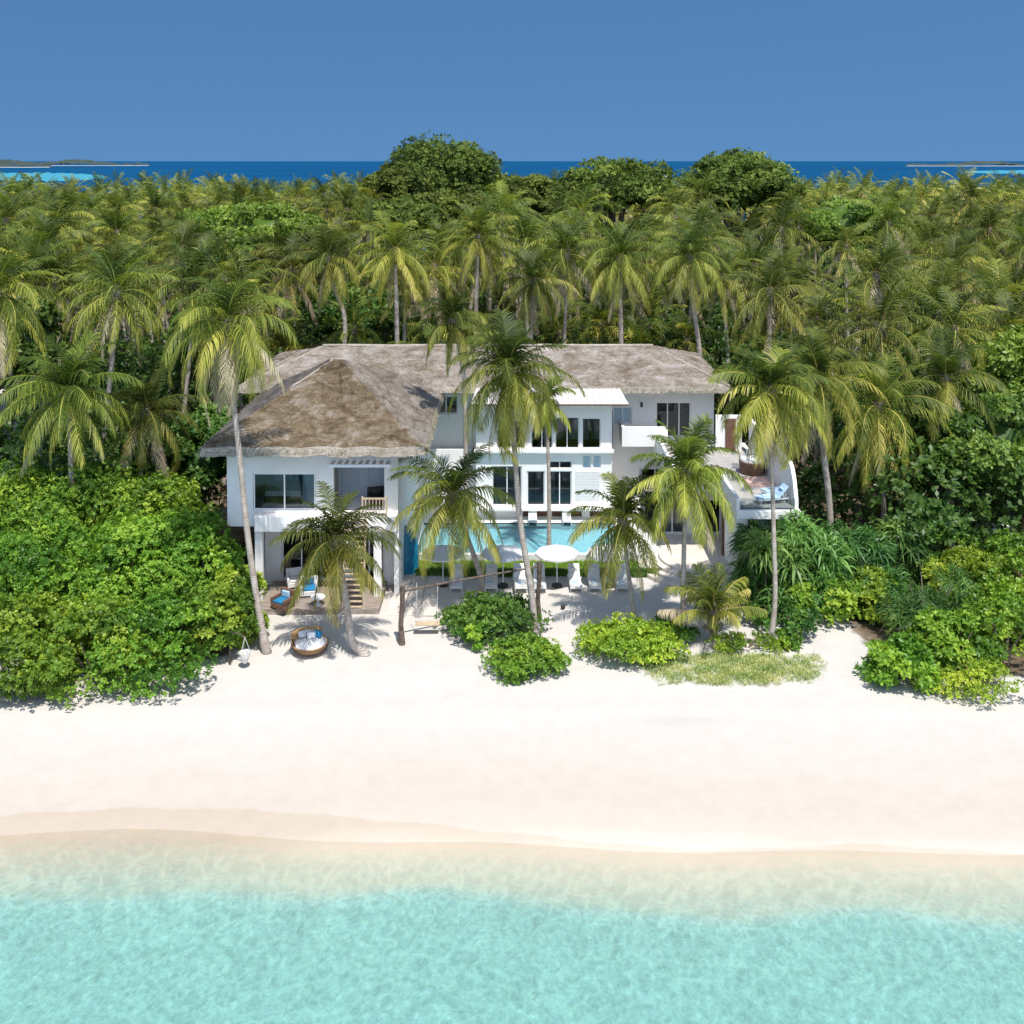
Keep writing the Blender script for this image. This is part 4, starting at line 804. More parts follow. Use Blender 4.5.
def make_umbrella(label, loc):
    t = thing('parasol', label, 'parasol', loc, 'white parasols between the beach loungers', world=False)
    mb = MB(); mb.tube([(0, 0, 0.05), (0, 0, 2.17)], 0.028, 8); mb.build('pole', 'whitepaint', t)
    mb = MB(); mb.lathe([(0.01, 0.0), (0.28, 0.0), (0.28, 0.09), (0.06, 0.12), (0.03, 0.2)], n=16); mb.build('base', 'dark', t)
    mb = MB(); n = 8; vs = [(0, 0, 2.25)]; K = 4
    for k in range(1, K + 1):
        r_ = 1.2 * k / K
        for j in range(n * 2):
            a = math.pi * j / n + math.pi / 8; f_ = 1 if j % 2 == 0 else 0.94
            z = 2.25 - 0.42 * (k / K) - (0.04 * math.sin(math.pi * k / K) if j % 2 else 0) ; vs.append((r_ * f_ * math.cos(a), r_ * f_ * math.sin(a), z))
    fs = [(0, 1 + j, 1 + (j + 1) % (2 * n)) for j in range(2 * n)]
    for k in range(K - 1):
        for j in range(2 * n): a = 1 + k * 2 * n + j; b_ = 1 + k * 2 * n + (j + 1) % (2 * n); fs.append((a, a + 2 * n, b_ + 2 * n, b_))
    o0 = 1 + (K - 1) * 2 * n; m0 = len(vs)
    vs += [(x, y, z - 0.09) for x, y, z in vs[o0:o0 + 2 * n]]
    fs += [(o0 + j, o0 + (j + 1) % (2 * n), m0 + (j + 1) % (2 * n), m0 + j) for j in range(2 * n)]
    mb.add(vs, fs); mb.build('canopy', 'fabricwhite', t)
    for j in range(8):
        a = 2 * math.pi * j / 8 + math.pi / 8; r_ = MB(); r_.tube([(0.03 * math.cos(a), 0.03 * math.sin(a), 2.2), (1.15 * math.cos(a), 1.15 * math.sin(a), 1.81)], 0.012, 4); r_.build('rib', 'palewood', t)
    mb = MB(); mb.tube([(0, 0, 2.2), (0, 0, 2.36)], [0.04, 0.015], 8); mb.build('finial', 'whitepaint', t)
    return t
pu = None
for px, lb in ((443, 'leftmost open white parasol, in front of the teal dome end of the pool'), (503, 'open white parasol between the leaning palm trunk and the tall central trunk'), (557, 'open white parasol right of the tall central palm trunk'), (608, 'rightmost open white parasol, half hidden by the slim palm crown')):
    x, y = G(px, 586, 0)
    if pu is None: pu = make_umbrella(lb, (x, y, 0))
    else: copy_thing(pu, (x, y, 0), R(random.Random(px).uniform(-20, 20)), 1, lb)
# swing between two log posts
y1_, x1_ = G(401.5, 643)[1], G(401.5, 643)[0]; x2_, y2_ = PX(538.5, 51.0), 51.0
sw = thing('beach_swing', 'rustic rope swing hung from a long log beam between two posts', 'swing', (x1_, y1_, 0))
for (x, y, h_) in ((x1_, y1_, 2.75), (x2_, y2_, 2.85)):
    mb = MB(); mb.tube([(x + .03, y, -.2), (x - .03, y, .9), (x + .04, y, 1.8), (x + .06, y, h_)], [.17, .12, .11, .13], 8); mb.build('post', 'darkwood', sw)
mb = MB(); mb.tube([(x1_, y1_, 2.5), (x1_ * .6 + x2_ * .4, y1_ * .6 + y2_ * .4, 2.57), (x2_, y2_, 2.6)], [.06, .055, .045], 8); mb.build('beam', 'darkwood', sw)
for px in (416, 437):
    x = PX(px, 49.2); mb = MB(); mb.tube([(x, 49.25, 2.5), (x, 49.25, .52)], .014, 5); mb.build('rope', 'rope', sw)
mb = MB(); xa, xb = PX(414, 49.2), PX(439, 49.2); mb.box(xa, xb, 49.05, 49.45, .47, .52); mb.build('seat', 'palewood', sw)
# round rattan daybed on the sand
bx, by = G(307, 659); by += 0.75
db = thing('round_daybed', 'round honey-coloured rattan daybed on the sand beside the leaning palm', 'daybed', (bx, by, 0), world=False)
mb = MB(); mb.lathe([(0.01, 0.02), (0.45, 0.03), (0.72, 0.14), (0.88, 0.34), (0.93, 0.52), (0.86, 0.52), (0.8, 0.40), (0.01, 0.38)], n=36); mb.build('basket', 'honeyrattan', db, smooth=True)
mb = MB()
for zz, rr in ((0.2, 0.80), (0.36, 0.905), (0.5, 0.945)): mb.tube([(rr * math.cos(a), rr * math.sin(a), zz) for a in np.linspace(0, 2 * math.pi, 33)], .022, 6, cap=False)
mb.build('rim', 'rattan', db)
mb = MB(); mb.lathe([(0.82, 0.42), (0.84, 0.50), (0.78, 0.57), (0.01, 0.58)], n=32); mb.build('mattress', 'fabricwhite', db, smooth=True)
mb = MB(); a = np.linspace(R(60), R(215), 14)
mb.add([(r_ * math.cos(q), r_ * math.sin(q), z) for q in a for r_, z in ((0.9, 0.45), (0.98, 0.95), (0.92, 0.98), (0.80, 0.58))], [(4 * i + k, 4 * i + (k + 1) % 4, 4 * i + 4 + (k + 1) % 4, 4 * i + 4 + k) for i in range(13) for k in range(4)]); mb.build('backrest', 'honeyrattan', db)
for (px_, py_, mt, rz) in ((-.45, .35, 'fabricwhite', .5), (-.12, .5, 'greywall', 0.1), (.28, .38, 'teal', -.4), (.02, .22, 'fabricwhite', .2)):
    mb = MB(); mb.box(-.22, .22, -.09, .09, 0, .34); p_ = mb.build('cushion', mt, db, bevel=.06); p_.location = (px_, py_, .6); p_.rotation_euler = (R(-25), 0, rz)
# net hanging chair under the bright bush
x, y = G(245, 668); hm = thing('hanging_net_chair', 'white net hanging chair under the yellow-green bush beside the leaning trunk', 'hanging chair', (x, y, 0), world=False)
mb = MB(); mb.lathe([(0.01, 0.25), (0.16, 0.35), (0.3, 0.7), (0.36, 1.0), (0.34, 1.0), (0.27, .72), (0.13, .4), (0.01, .3)], n=14); mb.build('net', 'rope', hm)
for a in (0, 2.1, 4.2): mb = MB(); mb.tube([(0.34 * math.cos(a), .34 * math.sin(a), 1.0), (0, 0, 1.9)], .014, 5); mb.build('rope', 'rope', hm)
mb = MB(); mb.tube([(0, 0, 1.9), (-.3, .15, 2.0), (-1.0, .35, 2.1)], .045, 6); mb.tube([(-1.0, .35, -.1), (-1.0, .35, 2.15)], .06, 6); mb.build('frame', 'darkwood', hm)
hm.scale = (.75, .75, .75); db.scale = (.92, .92, .85)
# deck furniture
def armchair(label, loc, rz, body, cush, thr=None):
    t = thing('deck_armchair', label, 'armchair', loc, 'armchairs on the timber deck', rz, world=False)
    mb = MB(); mb.box(-.45, .45, -.42, .42, .08, .34); mb.build('seat', body, t, bevel=.03)
    mb = MB(); mb.box(-.45, .45, .3, .45, .343, .85); mb.build('backrest', body, t, bevel=.04)
    for s_ in (-1, 1): mb = MB(); mb.box(min(s_ * .36, s_ * .48), max(s_ * .36, s_ * .48), -.42, .297, .343, .58); mb.build('armrest', body, t, bevel=.03)
    mb = MB(); mb.box(-.33, .33, -.4, .28, .345, .46); mb.build('cushion', cush, t, bevel=.04)
    mb = MB(); mb.box(-.25, .25, .16, .28, .47, .8); mb.build('pillow', thr or cush, t, bevel=.05)
    for sx in (-.4, .4):
        for sy in (-.36, .36): mb = MB(); mb.tube([(sx, sy, 0), (sx, sy, .08)], .03, 6); mb.build('leg', 'dark', t)
    return t
x, y = G(309, 594, .3); armchair('white armchair with bright teal cushions on the timber deck', (x, y, .27), R(10), 'fabricwhite', 'teal', 'teal')
x, y = G(277, 607, .3); armchair('dark armchair with teal cushion at the left corner of the timber deck', (x + .3, y, .27), R(-30), 'rattan', 'teal', 'bluecush')
x, y = G(293, 590, .3); armchair('white armchair with white cushions near the ground-floor sliding door', (x, y + .6, .27), R(20), 'fabricwhite', 'fabricwhite')
x, y = G(318, 604, .3); ct = thing('low_table', 'low round white table between the armchairs on the timber deck', 'table', (x, y, .27), world=False)
mb = MB(); mb.lathe([(0.01, .38), (.38, .38), (.38, .42), (.01, .42)], n=20); mb.build('tabletop', 'whitepaint', ct); mb = MB(); mb.lathe([(.22, 0), (.06, .05), (.05, .378)], n=12); mb.build('pedestal', 'whitepaint', ct)
# bed inside the upper left room, armchair in the recessed balcony
bd = thing('bed', 'bed with teal pillows seen through the upper left sliding door', 'bed', (-12.4, 56, 4.56), world=False)
mb = MB(); mb.box(-1, 1, -1.1, 1.0, 0, .3); mb.build('frame', 'brown', bd); mb = MB(); mb.box(-.98, .98, -1.08, .98, .303, .62); mb.build('mattress', 'fabricwhite', bd, bevel=.05)
mb = MB(); mb.box(-1.1, 1.1, 1.0, 1.12, 0, 1.5); mb.build('headboard', 'interior', bd)
for k, xx in enumerate((-.55, .05, .6)): mb = MB(); mb.box(xx - .26, xx + .26, .55, .85, .63, 1.05); mb.build('pillow', 'teal' if k else 'fabricwhite', bd, bevel=.06)
t = armchair('dark armchair standing in the recessed upper balcony behind the wooden railing', (PX(376, 54.6), 54.6, 4.56), R(15), 'dark', 'dark'); t['group'] = 'balcony furniture'
# terrace furniture
rd = thing('round_terrace_daybed', 'round brown rattan daybed with white cushion top on the upper terrace', 'daybed', (PX(753, 60), 60, 4.6), world=False)
mb = MB(); mb.lathe([(0.01, 0), (.72, 0), (.80, .75), (.74, .78), (.01, .7)], n=30); mb.build('base', 'rattan', rd); mb = MB(); mb.lathe([(.74, .74), (.76, .9), (.66, 1.0), (.01, 1.02)], n=28); mb.build('mattress', 'fabricwhite', rd, smooth=True)
mb = MB(); mb.box(-.3, .3, .2, .4, 1.03, 1.3); mb.build('pillow', 'fabricwhite', rd, bevel=.07)
xa, xb = PX(744, 58), PX(779, 58); mb = MB(); mb.add([(xa, 57.4, 4.61), (xb + .1, 57.4, 4.61), (xb - .3, 59.1, 4.61), (xa + .2, 59.1, 4.61), (xa, 57.4, 4.66), (xb + .1, 57.4, 4.66), (xb - .3, 59.1, 4.66), (xa + .2, 59.1, 4.66)], [(3, 2, 1, 0), (4, 5, 6, 7), (0, 1, 5, 4), (1, 2, 6, 5), (2, 3, 7, 6), (3, 0, 4, 7)])
o = mb.build('outdoor_rug', 'coral', loc=((xa + xb) / 2, 58.2, 4.6)); tag(o, 'coral orange rug on the upper terrace in front of the round daybed', 'rug')
# small ball on the sand
x, y = G(563, 609); mb = MB(); mb.lathe([(.12 * math.cos(a) + .001, .12 + .12 * math.sin(a)) for a in np.linspace(-1.55, 1.55, 9)], n=14); o = mb.build('ball', 'dark', loc=(0, 0, 0), smooth=True); o.location = (x, y, 0); tag(o, 'small dark ball lying on the sand in front of the loungers', 'ball')

# thatched hut by the big shrubs
hx, hy = PX(236, 57.5), 57.5; hut = thing('thatched_hut', 'small brown thatched hut between the big shrubs and the villa', 'hut', (hx, hy, 0))
def cone_roof(parent, c, r, z0, z1, mat):
    mb = MB(); mb.lathe([(r - .1, z0 - .25), (r, z0), (r * .5, z0 + (z1 - z0) * .55), (0.05, z1)], c, 20); return P('roof', mb, mat, parent)
cone_roof(hut, (hx, hy), 2.0, 2.3, 3.9, 'thatch')
for sx in (-1.2, 1.2):
    for sy in (-1.2, 1.2): mb = MB(); mb.tube([(hx + sx, hy + sy, 0), (hx + sx, hy + sy, 2.4)], .08, 6); P('post', mb, 'darkwood', hut)
# roofs of other villas glimpsed in the palms
def far_villa(px, py, Y, wd, label):
    x, z = XZ(px, py, Y); t = thing('far_villa', label, 'house', (x, Y, 0)); rz = z
    mb = MB(); mb.box(x - wd * .45, x + wd * .45, Y - 2.5, Y + 2.5, 0, rz - 1.2); P('wall', mb, 'white', t)
    mb = MB(); mb.add([(x - wd / 2, Y - 3, rz - 1.3), (x + wd / 2, Y - 3, rz - 1.3), (x + wd / 2, Y + 3, rz - 1.3), (x - wd / 2, Y + 3, rz - 1.3), (x - wd * .2, Y, rz + .2), (x + wd * .2, Y, rz + .2)], [(0, 1, 5, 4), (1, 2, 5), (2, 3, 4, 5), (3, 0, 4), (3, 2, 1, 0)]); P('roof', mb, 'metalroof', t)
    mb = MB(); mb.box(x - 1, x + .6, Y - 2.54, Y - 2.503, 0, 2.1); P('door', mb, 'brown', t)
far_villa(22, 392, 72, 7, 'white roof of another villa glimpsed through the palms at the left edge')
far_villa(1005, 572, 62, 5, 'low white villa glimpsed under the trees at the right edge')

# ================================================================== YACHT on the horizon
x, y = G(666, 178, WATER); yc = thing('sailing_yacht', 'tiny white yacht on the blue sea beyond the palms', 'boat', (x, y, WATER), world=False)
s_ = 14.0 * y / F / 1.9; mb = MB(); hs = [(-1, .16, .3), (-.5, .22, .28), (.3, .2, .3), (1, .01, .36)]
v = []
for q, wd, hh in hs: v += [(q * s_ * .5, -wd * s_ * .5, hh * s_ * .5), (q * s_ * .48, 0, -.05), (q * s_ * .5, wd * s_ * .5, hh * s_ * .5)]
mb.add(v, [(3 * i, 3 * i + 1, 3 * i + 4, 3 * i + 3) for i in range(3)] + [(3 * i + 1, 3 * i + 2, 3 * i + 5, 3 * i + 4) for i in range(3)] + [(3 * i + 2, 3 * i, 3 * i + 3, 3 * i + 5) for i in range(3)] + [(0, 2, 1)]); mb.build('hull', 'whitepaint', yc)
mb = MB(); mb.box(-.25 * s_, .12 * s_, -.07 * s_, .07 * s_, .14 * s_, .25 * s_); mb.build('cabin', 'whitepaint', yc)
mb = MB(); mb.tube([(0, 0, .1 * s_), (0, 0, 1.0 * s_)], .012 * s_, 6); mb.build('mast', 'whitepaint', yc)
mb = MB(); mb.add([(-.02 * s_, 0, .3 * s_), (-.42 * s_, .05 * s_, .3 * s_), (-.02 * s_, 0, .98 * s_), (-.02 * s_, .02 * s_, .3 * s_), (-.42 * s_, .07 * s_, .3 * s_), (-.02 * s_, .02 * s_, .98 * s_)], [(0, 1, 2), (5, 4, 3), (0, 3, 4, 1), (1, 4, 5, 2), (2, 5, 3, 0)]); mb.build('sail', 'fabricwhite', yc)

# ================================================================== HERO PALMS
def gy_(py): return G(512, py)[1]
KW = dict(K=38, wid=0.068)
hero_palm([(267, 652), (257, 600), (247, 530), (240, 460), (233, 395), (228, 330)], gy_(652), dict(n=26, L=4.1, leafL=1.0, dead=7, yellow=0.7, lowest=-66, bend=105, **KW), 'tallest leaning palm at the left wing, pale trunk rooted by the net chair', 11, ytop=48.6, rot=0.4)
hero_palm([(366, 655), (352, 640), (346, 600), (341, 572), (336, 548)], gy_(654), dict(n=22, L=3.25, leafL=0.85, dead=0, yellow=0.5, lowest=-48, bend=85, K=34, wid=0.066), 'short leaning palm in front of the timber deck and wooden stairs', 12, ytop=47.3, rot=0.9, r0=.2, r1=.13)
hero_palm([(483, 603), (480, 575), (468, 540), (458, 515), (452, 502)], gy_(603), dict(n=24, L=3.9, leafL=0.9, dead=1, yellow=0.6, lowest=-55, bend=90, **KW), 'palm with curved dark trunk leaning over the first parasols', 13, ytop=52.0, rot=0.2, r0=.15, r1=.11)
hero_palm([(535, 633), (531, 590), (520, 520), (514, 440), (509, 378)], gy_(633), dict(n=32, L=3.75, leafL=0.95, dead=1, yellow=0.6, lowest=-72, bend=92, **KW), 'tall central palm whose crown hides the middle of the villa', 14, ytop=49.6, rot=1.7)
hero_palm([(549, 536), (549, 490), (548, 450), (546, 405)], 61.8 - 3.6, dict(n=13, L=1.9, leafL=0.7, dead=0, yellow=0.5, lowest=-65, bend=85, **KW), 'slender palm by the pool edge, close behind the tall central palm', 15, zbase=0.4, rot=.7, r0=.12, r1=.09)
hero_palm([(636, 633), (632, 600), (628, 570), (623, 528)], gy_(632), dict(n=22, L=3.3, leafL=0.85, dead=0, yellow=0.5, lowest=-52, bend=85, K=34, wid=.066), 'slim palm with dark trunk behind the wide round shrub', 16, ytop=50.0, rot=2.2, r0=.12, r1=.09)
hero_palm([(683, 636), (683, 600), (684, 550), (686, 478)], gy_(638), dict(n=26, L=3.35, leafL=0.85, dead=2, yellow=0.6, lowest=-62, bend=72, **KW), 'straight-trunked palm between the slim palm and the young bushy palm', 17, ytop=49.4, rot=0.1, r0=.14, r1=.1)
hero_palm([(770, 643), (775, 600), (774, 540), (772, 470), (771, 398)], gy_(645), dict(n=30, L=3.4, leafL=0.95, dead=2, yellow=0.7, lowest=-66, bend=98, **KW), 'tall palm with thin pale trunk crossing in front of the upper terrace', 18, ytop=49.3, rot=1.1, r0=.13, r1=.09)
hero_palm([(833, 560), (829, 500), (822, 440), (817, 385)], 56.5, dict(n=24, L=4.2, leafL=0.95, dead=4, yellow=0.65, lowest=-60, bend=88, **KW), 'palm with thick pale trunk just right of the upper terrace', 19, rot=1.4, r0=.2, r1=.14)
hero_palm([(466, 445), (465, 400), (461, 360), (454, 326)], 59.5, dict(n=17, L=2.9, leafL=0.8, dead=1, yellow=0.55, lowest=-55, bend=88, **KW), 'palm rising from the courtyard between the two thatched roofs', 20, zbase=0.0, rot=.3, r0=.13, r1=.1)
hero_palm([(140, 560), (140, 500), (142, 450), (146, 418)], 58, dict(n=22, L=4.0, leafL=0.9, dead=5, yellow=0.6, lowest=-65, bend=90, **KW), 'palm with brown hanging fronds between the big shrubs and the left wing', 21, rot=.3)
hero_palm([(75, 560), (72, 500), (70, 440), (68, 398)], 54.5, dict(n=28, L=4.1, leafL=1.05, dead=1, yellow=0.5, lowest=-45, bend=80, **KW), 'big full palm crown rising over the far left shrubs', 22, rot=.9)
hero_palm([(-16, 560), (-12, 450), (-6, 370), (-2, 300)], 58, dict(n=24, L=4.4, leafL=1.0, dead=3, yellow=0.5, lowest=-60, bend=85, **KW), 'palm half cut off by the left edge of the photo', 28, rot=.9)
hero_palm([(884, 560), (884, 520), (882, 470), (878, 412)], 58.5, dict(n=24, L=4.4, leafL=1.0, dead=1, yellow=0.6, lowest=-60, bend=92, **KW), 'palm with long yellowish fronds above the strap-leaved shrubs on the right', 23, rot=.5)
hero_palm([(951, 560), (951, 500), (949, 440), (945, 385)], 60, dict(n=20, L=3.9, leafL=0.95, dead=6, yellow=0.5, lowest=-70, bend=95, **KW), 'thin palm with pale dead fronds hanging beside the right-hand broadleaf trees', 24, rot=.9)
hero_palm([(398, 420), (397, 340), (396, 290), (395, 255)], 79, dict(n=22, L=4.0, leafL=0.95, dead=2, yellow=0.6, lowest=-55, bend=85, **KW), 'palm with bright trunk behind the ridge of the main thatched roof', 25, rot=.2, r0=.2, r1=.15)
hero_palm([(702, 430), (700, 360), (694, 310), (690, 262)], 77, dict(n=24, L=4.0, leafL=0.95, dead=2, yellow=0.55, lowest=-58, bend=85, **KW), 'palm with pale trunk behind the right end of the main thatched roof', 26, rot=.2, r0=.2, r1=.15)
hero_palm([(622, 400), (621, 330), (620, 300), (620, 262)], 80, dict(n=24, L=4.2, leafL=0.95, dead=1, yellow=0.6, lowest=-58, bend=85, **KW), 'full yellow-green palm crown rising above the middle of the main roof', 27, rot=1.2, r0=.2, r1=.15)
hero_palm([(530, 400), (531, 330), (532, 310), (533, 285)], 76, dict(n=20, L=3.6, leafL=0.95, dead=3, yellow=0.5, lowest=-62, bend=85, **KW), 'palm with dark trunk just behind the main roof ridge above the central crown', 29, rot=1.2, r0=.17, r1=.13)
hero_palm([(476, 400), (476, 320), (477, 280), (478, 242)], 84, dict(n=22, L=4.2, leafL=0.95, dead=3, yellow=0.5, lowest=-62, bend=85, **KW), 'tall palm in the forest right of the bright-trunked palm', 30, rot=.2, r0=.2, r1=.15)
hero_palm([(333, 420), (345, 330), (335, 290), (328, 262)], 80, dict(n=22, L=4.0, leafL=0.95, dead=2, yellow=0.5, lowest=-58, bend=85, **KW), 'slanting palm behind the left end of the main roof', 31, rot=2.2, r0=.2, r1=.15)
# young palms without a tall trunk
def young_palm(px, py, h, L, n, label, seed, up=85, low=15, Y=None, z=0):
    x, y = G(px, py, z)
    t = thing('young_palm', label, 'palm tree', (x, y, z), world=False); mb = MB(); mb.tube([(0, 0, -.1), (0.02, 0, h * .5), (0, 0, h)], [.24, .2, .16], 9); mb.build('trunk', 'palmbark', t)
    V, Q, T, Mi = palm_crown_arrays(seed, n=n, L=L, leafL=.75, K=38, dead=1, yellow=.3, wid=.06, lowest=low, bend=60, upright=up); Mi[Mi == 2] = 1
    np_mesh('crown', V, Q, T, PMATS, Mi, t, (0, 0, h)); return t
young_palm(713, 641, 1.2, 2.7, 18, 'young bushy palm on the sand between the low green shrubs', 41)
young_palm(583, 372, 0.5, 3.6, 16, 'young upright palm behind the right half of the main roof', 42, Y=None, z=2.5)
bpy.context.view_layer.update()

# ================================================================== SHRUBS
def shrub(px, Y, r, h, mat, label, seed, leaf=0.2, per=7, dens=16, name='leafy_shrub', ratio=.5, ry=None, stemmed=True, cat='shrub', **kw):
    x = PX(px, Y); ry = ry or r; n_r = int(dens * (r * ry + 1.2 * h * (r + ry)) * 4.2)
    t = thing(name, label, cat, (x, Y, 0), 'shrubs at the edge of the beach', world=False)
    if name != 'screw_pine': kw.setdefault('rl', (.19, .33) if h > 2.8 else (.25, .4)); kw.setdefault('dist', (.66, .92) if h > 2.8 else (.6, .88))
    V, Q, T = leafy(seed, (r, ry, h * 0.62), max(10, int(n_r / (60 if h > 2.8 else 40))), n_r, leaf, per, ratio, zfrac=-0.62, center=(0, 0, h * 0.40), core=0, inner=0.35, **kw)
    V[:, 2] = np.maximum(V[:, 2], 0.02)
    np_mesh('foliage', V, Q, T, [mat], None, t)
    mb = MB(); rr_ = random.Random(seed)
    for k in range(5): a = k * 1.26 + rr_.random(); mb.tube([(0.1 * math.cos(a), .1 * math.sin(a), -.1), (r * .3 * math.cos(a), ry * .3 * math.sin(a), h * .4), (r * .5 * math.cos(a), ry * .5 * math.sin(a), h * .75)], [.06, .045, .02], 5)
    mb.build('stem', 'bark', t); return t
big = [(15, 45.2, 3.1, 3.2, 'front row, at the left edge of the photo'), (92, 45.0, 3.0, 3.0, 'front row, second from the left edge'), (158, 45.6, 3.0, 3.1, 'front row, jutting furthest onto the sand'), (208, 47.7, 2.2, 3.4, 'front row, nearest the yellow-green bush'),
       (45, 49.8, 3.4, 5.0, 'middle row, below the full palm crown'), (120, 50.4, 3.5, 4.9, 'middle row, with a dark hollow at its side'), (183, 51.8, 3.0, 4.8, 'middle row, next to the thatched hut'),
       (10, 54.2, 3.8, 6.6, 'back row at the left edge, tallest of the mass'), (85, 54.6, 3.8, 6.4, 'back row under the full palm crown'), (150, 55.4, 3.4, 5.7, 'back row beside the brown-fronded palm')]
for k, (px, Y, r, h, lb) in enumerate(big):
    shrub(px, Y, r, h, 'shrub', 'large bright green round-leaved beach shrub, ' + lb, 100 + k, leaf=0.175, per=9, dens=23, name='beach_shrub')
shrub(241, 49.0, 1.35, 3.3, 'lime', 'tall yellow-green bush beside the leaning pale palm trunk', 120, leaf=.24)
shrub(494, 49.6, 2.35, 1.5, 'darkshrub', 'dark green round shrub at the foot of the curved dark palm', 121, leaf=.18, dens=40, ry=1.9)
shrub(476, 47.9, .8, 1.1, 'shrub', 'small bright shrub at the left foot of the dark round shrub', 128, leaf=.2)
shrub(524, 45.7, 1.9, 1.25, 'midshrub', 'light green rounded shrub in front of the dark green one', 122, leaf=.17, ry=1.4, dens=46)
shrub(631, 47.2, 2.7, 1.3, 'lime', 'wide yellow-green round shrub at the foot of the slim palm', 123, leaf=.17, ry=1.8, dens=40)
shrub(678, 49.0, 1.1, .9, 'darkshrub', 'small dark shrub at the foot of the straight-trunked palm', 124, leaf=.2)
shrub(748, 47.7, 2.1, .62, 'lime', 'low spreading yellow-green shrub on the grassy patch', 125, leaf=.17, ry=.9)
shrub(800, 48.9, 1.0, 1.3, 'darkshrub', 'small grey-green shrub at the foot of the tall thin palm', 126, leaf=.2)
shrub(790, 47.9, .7, .7, 'shrub', 'tiny green shrub right of the low yellow-green one', 127, leaf=.16)
def strap_shrub(px, Y, r, h, label, seed, mat='strap', leaf=0.85): return shrub(px, Y, r, h, mat, label, seed, leaf=leaf, per=12, dens=4.0, ratio=.12, name='screw_pine', bend=.45, spread=(.3, 1.3), cat='shrub')
strap_shrub(766, 52.2, 1.9, 4.2, 'dark strap-leaved shrub pressed against the terrace column', 130)
strap_shrub(795, 52.8, 2.4, 3.9, 'strap-leaved shrub below the front of the upper terrace', 131)
strap_shrub(845, 53.4, 2.5, 3.5, 'spiky strap-leaved shrub below the thick-trunked palm', 132)
strap_shrub(888, 54.8, 2.3, 3.4, 'blue-green strap-leaved shrub left of the grey-green bush', 133)
strap_shrub(930, 49.2, 2.2, 3.5, 'tall soft grey-green bush at the right of the sand path', 134, leaf=.5)
shrub(826, 51.3, 2.0, 2.0, 'shrub', 'bright green broad shrub in front of the strap-leaved ones', 135, leaf=.24)
shrub(868, 51.6, 1.9, 2.0, 'lime', 'yellow-green shrub at the head of the sand path', 136, leaf=.22)
shrub(778, 50.6, 1.4, 1.2, 'darkshrub', 'low dark shrub behind the tall thin palm trunk', 137, leaf=.22)
shrub(904, 44.8, 1.6, 1.8, 'shrub', 'green broad-leaved shrub at the sand edge right of the path', 140, leaf=.26)
shrub(955, 46.0, 1.7, 2.4, 'shrub', 'mid green shrub between the path shrub and the right edge', 141, leaf=.24)
shrub(985, 43.6, 2.3, 1.3, 'lime', 'low bright yellow-green mat of shrub nearest the sea on the right', 142, leaf=.15, per=7, dens=20, ry=1.2)
shrub(1010, 47.4, 2.5, 2.8, 'shrub', 'green shrub cut by the right edge above the low bright one', 143, leaf=.22)
shrub(1035, 51.5, 2.8, 4.0, 'shrub', 'tall green shrub at the right edge below the trees', 144, leaf=.24)
shrub(975, 52.2, 2.4, 2.8, 'lime', 'light green shrub behind the tall soft bush', 145, leaf=.22)
shrub(935, 56.0, 2.6, 4.0, 'darkshrub', 'dark green shrub under the right-hand broadleaf trees', 146, leaf=.26)
# grass patch (stuff)
rg = np.random.default_rng(9); n = 5200; pts = []
while len(pts) < n:
    px, py = rg.uniform(640, 825), rg.uniform(655, 686); u = (px - 732) / 92; v_ = (py - 668) / 18
    q = u * u + v_ * v_ + .22 * math.sin(px * .13) + .3 * math.sin(px * .31 + py * .5) * math.sin(py * .9 - px * .07) + .15 * math.sin(px * .9 + py); 
    if q < .1 + rg.random() ** .7 * 1.1: pts.append(G(px, py))
Pp = np.array([(x, y, 0.0) for x, y in pts]); V, Q, T = rosettes(rg, Pp, np.tile([0, 0, 1.0], (n, 1)), rg.uniform(.05, .22, n), 5, np.clip(.5 + .4 * np.sin(Pp[:, 0] * 2.3) * np.sin(Pp[:, 1] * 4.1) + rg.normal(0, .25, n), 0, 1), .16, (.3, 1.2), .1)
o = np_mesh('beach_grass', V, Q, T, ['grass']); tag(o, 'sparse yellowish beach grass spreading over the sand', None, None, 'stuff')

# ================================================================== TREES
def broad_tree_parts(t, seed, r, h, top, mat, leaf, per=7, dens=1.0, nl=26, flat=.55):
    """crown ellipsoid reaching 'top'; trunk and limbs below"""
    rz = min(r * flat, top * .48); cz = top - rz
    V, Q, T = leafy(seed, (r, r, rz), nl, int(dens * 900), leaf, per, .5, zfrac=-.6 if top > 17.5 else -.3, rl=(.18, .36), dist=(.6, .95), center=(0, 0, cz), core=0.55, inner=.25)
    np_mesh('crown', V, Q, T, [mat], None, t)
    rr_ = random.Random(seed); mb = MB(); mb.tube([(0, 0, -.2), (.15, .1, cz * .4), (0, 0, cz)], [r * .075, r * .055, r * .04], 8)
    for k in range(5):
        a = k * 1.26 + rr_.random(); q = rr_.uniform(.45, .7); mb.tube([(0.05, 0.03, cz * .45), (r * .3 * math.cos(a), r * .3 * math.sin(a), cz * .8), (r * q * math.cos(a), r * q * math.sin(a), cz + rz * .3)], [r * .035, r * .025, .04], 6)
    mb.build('trunk', 'bark', t)
def broad_tree(px, Y, r, top, mat, label, seed, leaf=.4, **k):
    t = thing('broadleaf_tree', label, 'tree', (PX(px, Y), Y, 0), 'broadleaf trees in the forest', world=False); broad_tree_parts(t, seed, r, top * .5, top, mat, leaf, **k); return t
broad_tree(440, 150, 8.8, 26.2, 'broad', 'huge dark tree rising above the horizon left of centre', 201, leaf=.5, dens=6, nl=90, flat=.75)
broad_tree(400, 146, 5.0, 22.0, 'broad', 'shoulder tree on the left flank of the huge dark tree', 206, leaf=.7, dens=1.5)
